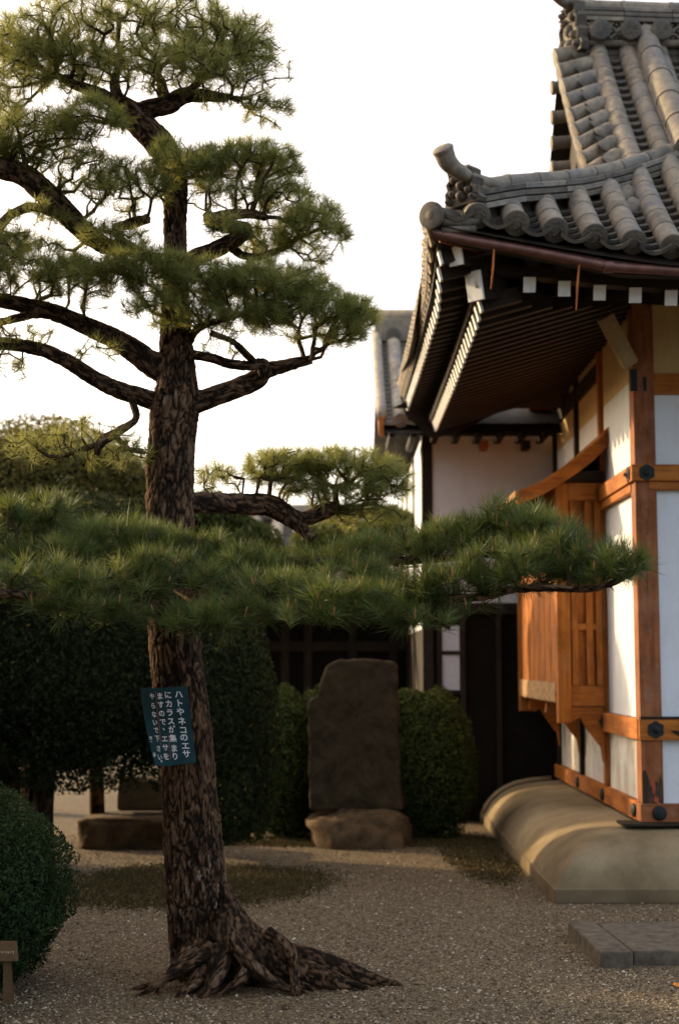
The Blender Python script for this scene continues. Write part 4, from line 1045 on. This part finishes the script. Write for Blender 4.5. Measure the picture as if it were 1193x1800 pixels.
PADS = [
 (240,72,225,78,7.5,400,dict(inner=.5,nn=34,ln=.08)), (90,110,110,62,7.4,150,dict(inner=.5,nn=34,ln=.08)), (400,118,100,78,7.5,165,dict(inner=.5,nn=34,ln=.08)), (20,130,60,60,7.3,50,dict(nn=34,ln=.08)),
 (470,196,46,22,7.5,26,dict(nn=34)), (300,120,120,50,7.2,70,dict(nn=30,ln=.08)),
 (60,232,80,42,7.3,75,dict(nn=32)), (160,212,60,34,7.2,55,dict(nn=38)), (8,190,30,30,7.4,20,{}), (20,70,40,30,7.4,22,dict(nn=30)),
 (130,300,80,42,7.35,60,dict(nn=30)), (225,335,75,52,7.3,85,dict(nn=34)), (300,290,34,42,7.25,34,dict(nn=40)), (20,268,50,16,7.35,22,{}),
 (430,292,92,40,7.45,130,{}), (350,300,40,34,7.4,36,{}), (395,345,70,24,7.4,36,dict(nn=30)), (500,352,50,34,7.5,42,{}),
 (550,408,60,56,7.5,90,{}), (470,432,54,34,7.5,40,{}), (395,398,38,14,7.3,18,dict(nn=40)),
 (200,420,60,22,7.3,32,dict(nn=36)), (40,470,110,48,7.4,95,{}), (150,500,90,46,7.35,80,{}), (260,470,90,30,7.25,70,dict(nn=40)), (330,500,100,42,7.3,105,dict(nn=42)),
 (300,545,90,30,7.3,44,{}), (470,510,110,44,7.35,160,dict(nn=46)), (540,556,100,46,7.4,135,dict(nn=46)), (420,562,90,30,7.3,60,{}), (628,556,36,30,7.4,36,{}), (600,590,40,18,7.4,16,{}),
 (20,420,40,20,7.4,18,{}), (40,600,60,28,7.4,15,dict(nn=26)), (20,650,36,24,7.5,10,dict(nn=24)), (180,620,50,22,7.4,12,dict(nn=22)), (390,610,40,14,7.4,8,dict(nn=22)),
 (140,772,90,38,7.35,38,dict(nn=28)), (230,800,50,26,7.4,20,dict(nn=28)), (50,790,40,26,7.4,14,dict(nn=24)),
 (500,820,70,28,7.95,70,{}), (600,824,90,34,8.0,100,{}), (680,856,40,44,8.0,48,{}), (590,870,90,26,8.0,46,{}), (385,840,40,26,7.8,18,{}), (500,846,60,16,8.0,24,{}), (640,908,70,20,8.1,34,{}),
 (-70,262,95,44,7.35,75,dict(nn=34)), (-110,330,60,40,7.3,36,{}), (-70,480,90,46,7.4,70,{}), (-80,590,70,32,7.4,32,{}), (-40,440,60,30,7.35,30,{}), (105,250,70,34,7.3,40,dict(nn=32)), (70,380,60,20,7.35,14,{}),
 # low front pads
 (330,1092,84,24,6.15,34,fo()), (555,1086,70,22,6.05,28,fo()), (690,1086,60,20,6.05,24,fo()), (120,1070,70,22,6.2,28,fo()), (60,900,70,26,6.9,44,fo()), (450,1032,70,24,6.5,36,fo()),
 (-70,950,80,34,6.7,50,fo()), (-80,1030,90,34,6.3,44,fo()),
 (40,926,60,28,6.9,60,fo()), (100,982,100,34,6.7,78,fo()), (200,952,92,32,6.9,84,fo()), (310,968,84,36,6.9,84,fo()), (420,1000,90,36,6.7,70,fo()),
 (60,1020,110,34,6.3,62,fo()), (180,1040,100,38,6.3,62,fo()), (290,1010,90,34,6.3,56,fo()), (210,1082,60,18,6.2,18,fo()),
 (400,1082,92,30,6.2,52,fo()), (500,1050,80,34,6.3,50,fo()), (480,1022,80,26,6.7,50,fo()), (600,990,85,28,6.7,70,fo()), (690,975,84,32,6.7,70,fo()),
 (590,1066,100,34,6.1,66,fo()), (700,1060,90,36,6.1,60,fo()), (790,1040,90,40,6.1,62,fo()), (785,958,84,38,6.5,80,fo()), (865,928,80,42,6.5,86,fo()), (948,944,72,42,6.3,84,fo(zlow=-.7)),
 (895,1000,95,40,6.1,84,fo(zlow=-1)), (1003,985,66,44,6.1,80,fo(zlow=-1)), (1058,1000,54,32,6.0,52,fo(zlow=-1)), (1104,988,28,24,5.98,18,fo(zlow=-1)), (740,1094,60,16,6.0,16,fo()), (640,1020,80,30,6.4,40,fo()),
]
pine = make_pine('pine_tree', 'large trained pine with plated bark, layered needle pads and a teal notice on its trunk', LIMBS, PADS, trunk=[trunk], roots=ROOTS)

# ------------------------------------------------------------------ notice on the trunk
NP = empty('paper_notice', tuple(P(297,1275,7.30)), 'teal notice with five columns of white Japanese writing wrapped around the pine trunk', 'sign')
def nY(px, py):
    c = 318 + (py-1275)*.07; u = (px-c)/58.0
    return 7.322 + .085*(1-math.sqrt(max(0, 1-min(.999,(u/1.35)**2)))) 
def nP(px, py, off=0): return P(px, py, nY(px, py)-off)
def edge(v, u):
    lx = 246 + (273-246)*v + 3*math.sin(v*3.1)*-1; rx = 329 + (345-329)*v; x = lx+(rx-lx)*u; y = 1208 + 134*v + (4*(1-u) if v > .5 else 0)*v + 1.5*math.sin(u*5); return x, y
G = [[nP(*edge(v, u)) for u in np.linspace(0,1,24)] for v in np.linspace(0,1,20)]
G2 = [[nP(*edge(v, u), off=-.004) for u in np.linspace(0,1,24)] for v in np.linspace(0,1,20)]
b = MB(); b.grid([[tuple(p) for p in r_] for r_ in G]); b.grid([[tuple(p) for p in r_] for r_ in G2], flip=True)
b.build('sheet', M['teal'], NP, smooth=True)
def glyph_tris(ch, bold=.022):
    cu = bpy.data.curves.new('glyph', 'FONT'); cu.body = ch; cu.size = 1; cu.align_x = 'CENTER'; cu.offset = bold; cu.resolution_u = 3
    o = bpy.data.objects.new('glyph', cu); C.objects.link(o); bpy.context.view_layer.update()
    dg = bpy.context.evaluated_depsgraph_get(); me = bpy.data.meshes.new_from_object(o.evaluated_get(dg))
    v = [(p.co.x, p.co.y) for p in me.vertices]; f = [tuple(p.vertices) for p in me.polygons]
    bpy.data.objects.remove(o); bpy.data.meshes.remove(me); bpy.data.curves.remove(cu)
    return v, f
def z2p(x, y): return 230 + x/8.52, 1190 + y/8.52
COLS = [('ハトやネコのエサ', [(717,258),(728,390),(745,520),(765,660),(785,792),(797,903),(820,1030),(835,1150)], 118),
 ('にカラスが集まり', [(557,268),(573,400),(585,532),(602,662),(617,785),(632,918),(650,1067),(665,1187)], 112),
 ('ますので、エサを', [(437,285),(450,415),(465,545),(482,672),(520,750),(510,925),(520,1057),(532,1190)], 104),
 ('やらないで下さい。', [(320,290),(337,430),(350,560),(364,680),(380,797),(397,920),(417,1070),(438,1200),(480,1235)], 94),
 ('薬寺', [(303,930),(357,1170)], 84)]
for ci, (txt, pos, sz) in enumerate(COLS):
    b = MB()
    for ch, (cx, cy) in zip(txt, pos):
        v, f = glyph_tris(ch)
        if not v: continue
        s_ = sz/8.52*1.05; X0, Y0 = z2p(cx, cy); kx = [1.0,.95,.88,.74,.5][ci]
        if ch in '。、': s_ *= 1.0
        pts = []
        for x, y in v:
            yy = (y-.37); px = X0 + x*s_*kx*1.0 - yy*s_*.14*1; py = Y0 - yy*s_*1.0
            pts.append(nP(px, py, .0028))
        b.add([tuple(p) for p in pts], f)
    b.build('writing', M['letter'], NP, kind='stuff')
b = None
for l in (((375,215),(400,480),(430,760),(450,1020)), ((565,860),(575,1000),(588,1120),(597,1230))):
    b = MB(); pts = [nP(*z2p(*q), off=.004) for q in l]; b.tube(pts, .0013, 5); b.build('rusty_cord', M['rust'], NP)

# ------------------------------------------------------------------ shrubs and leafy trees
def leaf_mass(b, blobs, n, size, thick=.22, tilt=.6, zmin=.02, tone_mu=.45):
    """leaf-sized folded faces through the outer layer of overlapping lobes"""
    tot = sum(q[6] if len(q) > 6 else q[3]*q[5] for q in blobs); Vs = []; Ts = []
    for (cx,cy,cz,rx,ry,rz) in [q[:6] for q in blobs]:
        k = int(n*(rx*rz)/tot); d = rng.normal(0,1,(k,3)); d /= np.linalg.norm(d,axis=1,keepdims=True)
        lump = np.array([1+.10*noise.noise(Vector(q)*2.3+Vector((cx,cy,0)))+.07*noise.noise(Vector(q)*6+Vector((cy,cx,0)))+.03*noise.noise(Vector(q)*14) for q in d])
        r_ = 1 - thick*rng.random(k)**1.6; p = np.array([cx,cy,cz]) + d*np.array([rx,ry,rz])*(r_*lump)[:,None]
        p = p[p[:,2] > zmin]; dd = d[:len(p)] if len(p) == k else (p-np.array([cx,cy,cz]))/np.array([rx,ry,rz]); k = len(p)
        if not k: continue
        nrm = dd + rng.normal(0,tilt,(k,3)); nrm /= np.linalg.norm(nrm,axis=1,keepdims=True)
        a = np.cross(nrm, rng.normal(0,1,(k,3))); a /= np.linalg.norm(a,axis=1,keepdims=True); c = np.cross(nrm, a)
        s_ = (size*rng.uniform(.6,1.3,k))[:,None]
        V = np.stack([p-a*s_, p+c*s_*.42+nrm*s_*.12, p+a*s_, p-c*s_*.42+nrm*s_*.12], 1); Vs.append(V.reshape(-1,3))
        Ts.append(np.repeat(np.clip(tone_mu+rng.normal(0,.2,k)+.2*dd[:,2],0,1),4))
    V = np.concatenate(Vs); m = len(V)//4; base = (np.arange(m)*4)[:,None]
    F3 = np.concatenate([base+np.array([[0,1,2]]), base+np.array([[0,2,3]])])
    b.add(V, F3, 0, np.concatenate(Ts))
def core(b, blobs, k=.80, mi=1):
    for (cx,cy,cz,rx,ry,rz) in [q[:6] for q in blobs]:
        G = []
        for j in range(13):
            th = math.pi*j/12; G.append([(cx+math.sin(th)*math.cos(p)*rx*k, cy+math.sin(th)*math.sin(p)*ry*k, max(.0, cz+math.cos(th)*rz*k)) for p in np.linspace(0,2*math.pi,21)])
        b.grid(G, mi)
def shrub(name, label, cat, blobs, n, size, mat, trunks=(), dense=True, **kw):
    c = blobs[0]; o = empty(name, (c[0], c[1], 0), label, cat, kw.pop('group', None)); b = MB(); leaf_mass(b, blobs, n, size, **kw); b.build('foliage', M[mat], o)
    if dense: b = MB(); core(b, blobs, mi=0); b.build('foliage_core', M['core'], o, smooth=True)  # solid dark core added so the leaf lobes are not see-through
    for t in trunks:
        b, q = bark_tube(t, 16, .05, .006, seed=random.random()*5); b.build('trunk', M['bark'], o, smooth=True)
    return o
# clipped azalea in the left foreground (runs out of frame)
AY = 7.25
shrub('azalea_bush', 'rounded dark green clipped azalea bush in the left foreground behind the small wooden label', 'bush',
      [(-2.03,AY,.50,.70,.60,.56),(-1.84,AY+.05,.38,.44,.5,.42),(-2.7,AY+.2,.6,.7,.7,.6)], 95000, .0135, 'azalea', thick=.2)
# dark evergreen behind the pine's trunk, its leaves reach down to knee height
EY = 11.4
shrub('evergreen_tree', 'dark broad evergreen tree with low hanging leaves behind the pine trunk', 'tree',
      [(-2.15,EY,1.75,1.15,.8,1.25),(-1.20,EY+.1,1.40,.66,.6,.88),(-3.6,EY,1.9,1.2,.9,1.4),(-.92,EY+.5,1.25,.36,.4,1.12)], 120000, .023, 'evergreen', thick=.25, zmin=.58,
      trunks=([(-2.35,EY,0,.12),(-2.35,EY,.5,.10),(-2.3,EY,1.2,.09)],[(-2.16,13.0,0,.07),(-2.15,12.8,.5,.065),(-2.1,12.4,1.3,.06)],[(-2.75,EY-.1,0,.22),(-2.72,EY,.6,.2),(-2.7,EY,1.2,.15)]))
shrub('evergreen_bush', 'tall dark bush with yellowing leaves right of the pine trunk', 'bush',
      [(-.82,11.9,.95,.34,.4,.92),(-.98,11.7,.6,.3,.4,.55)], 26000, .021, 'evergreen', thick=.3, zmin=.15, tone_mu=.6)
# round clipped trees against the sky
TYB = 15.5
def tb(px, py, rx, ry, Y): p = P(px, py, Y); k = Y/2500; return (p.x, p.y, p.z, rx*k, rx*k*.9, ry*k)
shrub('camellia_tree', 'big round olive green clipped tree against the sky at the left edge', 'tree',
      [tb(70,880,190,150,TYB), tb(190,890,120,105,TYB), tb(-20,930,150,150,TYB), tb(60,1000,200,150,TYB+.3)], 80000, .030, 'camellia', thick=.22, tone_mu=.68,
      trunks=([(-3.3,TYB,0,.14),(-3.3,TYB,2,.12)],))
shrub('broadleaf_shrub', 'olive green shrub in the gap between pine trunk and long limb', 'bush',
      [tb(350,920,90,60,15), tb(420,960,80,50,15), tb(300,960,100,60,15)], 12000, .035, 'hedge', thick=.3, tone_mu=.5)
shrub('sunlit_shrub', 'yellow green sunlit shrub beyond the low pine pads beside the white wing wall', 'bush',
      [tb(600,950,90,36,16.5), tb(690,935,60,40,16.5), tb(520,985,60,26,16.5)], 12000, .034, 'hedge', thick=.35, tone_mu=.8)
# clipped hedge balls either side of the tablet
shrub('round_hedge', 'low rounded hedge bush right of the stone tablet', 'bush', [(.86,13.4,.62,.42,.45,.76),(.60,13.5,.66,.36,.4,.72)], 34000, .018, 'hedge', thick=.2, group='hedge bushes beside the stone tablet')
shrub('round_hedge', 'low rounded hedge bush left of the stone tablet', 'bush', [(-.52,13.5,.60,.40,.45,.80),(-.20,13.6,.66,.3,.4,.72)], 30000, .018, 'hedge', thick=.2, group='hedge bushes beside the stone tablet')
# trees and hedge beyond the left edge of the view, which shade the court
shrub('court_hedge', 'long clipped hedge closing the left side of the court', 'hedge',
      [(-5.2,10.0,1.4,1.0,1.3,1.75),(-5.0,8.0,1.2,1.0,1.3,1.5),(-5.4,12.2,1.5,1.0,1.4,1.7)], 30000, .05, 'evergreen', thick=.25)

# unseen trees left of and behind the camera, added to block sky light
for i, (lb, x, y, z, r_) in enumerate((('added unseen shade tree left of the azalea', -6.2, 5.2, 4.6, 2.6), ('added unseen shade tree left behind the camera', -5.4, .2, 4.6, 2.7), ('added broad shade tree behind the camera on the left', -2.6, -5.0, 4.3, 2.8), ('added spreading shade tree behind the camera on the right', 3.4, -7.5, 4.2, 2.9))):
    shrub('shade_tree', lb, 'tree', [(x,y,z,r_,r_,r_*.85),(x+.9,y-.8,z-1.2,r_*.75,r_*.75,r_*.6),(x-.8,y+.9,z-1.0,r_*.8,r_*.8,r_*.6)], 9000, .13, 'evergreen', thick=.35, trunks=([(x,y,0,.25),(x+.05,y,1.5,.2),(x,y,3.2,.15)],), group='added shade trees around the court')
# ------------------------------------------------------------------ plant label
b = MB(); c0 = P(14, 1672, 6.55)
LB = empty('plant_label', (c0.x, c0.y, 0), 'small brown wooden label on a stake in front of the azalea bush', 'sign')
b.hexa([P(-22,1690,6.55),P(32,1690,6.55),P(32,1690,6.55)+Vector((0,.02,0)),P(-22,1690,6.55)+Vector((0,.02,0)),P(-22,1655,6.60),P(29,1655,6.60),P(29,1655,6.60)+Vector((0,.02,0)),P(-22,1655,6.60)+Vector((0,.02,0))])
b.build('board', M['brown_wood'], LB, bevel=.003)
b = MB(); b.hexa([P(6,1765,6.58),P(26,1765,6.58),P(26,1765,6.6),P(6,1765,6.6),P(6,1680,6.58),P(20,1680,6.58),P(20,1680,6.6),P(6,1680,6.6)]); b.build('stake', M['brown_wood'], LB)
b = MB()
for ch, px in (('ツ',-6),('ツ',3),('ツ',12.5),('ジ',21.5)):
    v, f = glyph_tris(ch, .01)
    pts = [P(px + x*9.5, 1675.5 - (y-.37)*10, 6.572 - .003 ) for x, y in v]; b.add([tuple(p) for p in pts], f)
b.build('writing', M['ink'], LB)

# ------------------------------------------------------------------ gravel stones, moss, fallen leaves, small stones
n = 70000
Yv = 6.0 + 7.5*rng.random(n)**1.7; Xv = (rng.random(n)-.5)*2*(Yv*.30+.1)
ok = ~((Xv > PX0-.02) & (Yv > PY0-.02)) & ~((Xv > 1.34) & (Yv > 7.68) & (Yv < 8.62)); Xv, Yv = Xv[ok], Yv[ok]; n = len(Xv)
oct_ = np.array([[1,0,0],[-1,0,0],[0,1,0],[0,-1,0],[0,0,1],[0,0,-1]], float); of = np.array([[0,2,4],[2,1,4],[1,3,4],[3,0,4],[2,0,5],[1,2,5],[3,1,5],[0,3,5]])
rad = rng.uniform(.0035,.0085,n)*np.where(rng.random(n) < .04, 1.6, 1); sc_ = rad[:,None]*rng.uniform(.6,1.25,(n,3)); sc_[:,2] *= .7
ang = rng.uniform(0,6.28,n); ca, sa = np.cos(ang), np.sin(ang)
V = oct_[None]*sc_[:,None,:] + rng.normal(0,.12,(n,6,3))*rad[:,None,None]
V = np.stack([V[...,0]*ca[:,None]-V[...,1]*sa[:,None], V[...,0]*sa[:,None]+V[...,1]*ca[:,None], V[...,2]], -1)
V += np.stack([Xv, Yv, sc_[:,2]*.45], -1)[:,None,:]
b = MB(); b.add(V.reshape(-1,3), (np.arange(n)*6)[:,None,None].repeat(8,1).reshape(-1,1) + np.tile(of, (n,1)), 0, np.repeat(rng.random(n), 6))
b.build('gravel_stones', M['pebble'], label='small grey and brown gravel stones covering the court', cat='gravel', kind='stuff')
for sd in (1,):
    k = 260; b = MB(); vals = []
    for q in range(k):
        Y = 6.1+6.5*random.random()**1.4; X = (random.random()-.5)*2*Y*.26
        if (X > PX0-.05 and Y > PY0-.05) or (X > 1.3 and 7.6 < Y < 8.7): continue
        r_ = random.uniform(.009,.019); s0 = random.random(); u = oct_*np.array([r_*random.uniform(.7,1.3), r_*random.uniform(.7,1.3), r_*.6])
        mid = np.array([(u[i]+u[j])*.62 for i, j in ((0,2),(2,1),(1,3),(3,0),(0,4),(2,4),(1,4),(3,4))])
        vv = np.vstack([u, mid]) + rng.normal(0,.06,(14,3))*r_ + np.array([X, Y, r_*.3])
        b.add(vv, [(4,10,11),(4,11,12),(4,12,13),(4,13,10),(10,0,6),(10,6,11),(6,2,11),(11,2,7),(11,7,12),(7,1,12),(12,1,8),(12,8,13),(8,3,13),(13,3,9),(13,9,10),(9,0,10)], 0, s0)
    b.build('scattered_stones', M['pebble'], label='larger loose stones strewn over the fine gravel', cat='gravel', kind='stuff')
def moss(label, cx, cy, rx, ry, n):
    a = rng.uniform(0,6.283,n); r_ = np.sqrt(rng.random(n)); r_ *= 1+.25*np.array([noise.noise(Vector((math.cos(q)*1.5+cx, math.sin(q)*1.5, cy))) for q in a]) + rng.normal(0,.13,n)
    x = cx+np.cos(a)*r_*rx; y = cy+np.sin(a)*r_*ry; keep = ~((x > PX0-.02) & (y > PY0)); x, y = x[keep], y[keep]; k = len(x)
    p = np.stack([x, y, np.zeros(k)], 1); h = rng.uniform(.006,.022,k); q = rng.uniform(0,6.28,k); d = np.stack([np.cos(q), np.sin(q), np.zeros(k)],1)*.007
    tip = p + np.stack([rng.normal(0,.007,k), rng.normal(0,.007,k), h], 1)
    V = np.stack([p-d, p+d, tip], 1).reshape(-1,3); b = MB(); b.add(V, (np.arange(k)*3)[:,None]+np.array([[0,1,2]]), 0, np.repeat(rng.random(k),3))
    b.build('moss', M['moss'], label=label, cat='moss', kind='stuff')
# fallen pine needles, thickest round the trunk
k = 5200; rr = np.abs(rng.normal(0,.75,k)); aa = rng.uniform(0,6.283,k); x = -.62+np.cos(aa)*rr; y = 7.35+np.sin(aa)*rr; q = rng.uniform(0,6.283,k); L = rng.uniform(.02,.045,k)
ok = (y > 6.1); x, y, q, L = x[ok], y[ok], q[ok], L[ok]; k = len(x); dx = np.cos(q)*L; dy = np.sin(q)*L; z = rng.uniform(.008,.014,k); wn_ = .0013
V = np.stack([np.stack([x-dx-dy*0-wn_*np.sin(q), y-dy+wn_*np.cos(q), z],1), np.stack([x-dx+wn_*np.sin(q), y-dy-wn_*np.cos(q), z],1), np.stack([x+dx, y+dy, z+.004],1)],1).reshape(-1,3)
b = MB(); b.add(V, (np.arange(k)*3)[:,None]+np.array([[0,1,2]]), 0, np.repeat(rng.random(k),3))
b.build('fallen_needles', tonemat('dry_needles', [(0,(.05,.028,.012)),(1,(.24,.13,.05))], .8, .2), label='dry brown pine needles scattered on the gravel around the trunk', cat='needles', kind='stuff')
moss('olive moss patch on the gravel behind the pine trunk', -1.05, 10.55, .95, .95, 36000)
moss('brownish moss strip on the gravel along the plinth', 1.18, 12.0, .30, 1.4, 9000)
moss('thin moss fringe in front of the stone tablet', .2, 13.0, 1.5, .35, 20000)
def leaf(px, py, s, label):
    d = (py-900)/2500; Y = CAMZ/math.tan(math.atan(d)-PITCH); p = P(px, py, Y); b = MB()
    pts = [(p.x+s*math.cos(a)*(1+.35*math.cos(5*a)), p.y+s*1.3*math.sin(a)*(1+.35*math.cos(5*a)), .014+.010*math.cos(2*a)) for a in np.linspace(0,6.283,21)[:-1]]
    b.add(pts+[(p.x,p.y,.018)], [(i,(i+1)%20,20) for i in range(20)]); b.build('fallen_leaf', M['leaf_orange'], label=label, cat='leaf')
leaf(541,1709,.020,'orange fallen leaf by the tip of the pine root'); leaf(1190,1735,.026,'orange fallen leaf on gravel at the right edge of the photo')
leaf(360,1722,.008,'tiny orange leaf among the pine roots')
for px, py, r_, lb in ((425,1428,.09,'pale rounded stone on the ground right of the trunk'),(402,1440,.06,'small tan stone beside the pale rounded stone'),(520,1412,.05,'small stone left of the tablet base')):
    rock_mesh(P(px,py,14.5).x, 14.5, .05, r_, r_, r_*.7, px, .2, .8, 16, 10).build('garden_stone', M['white_paint' if px == 425 else 'rock'], label=lb, cat='stone', smooth=True)
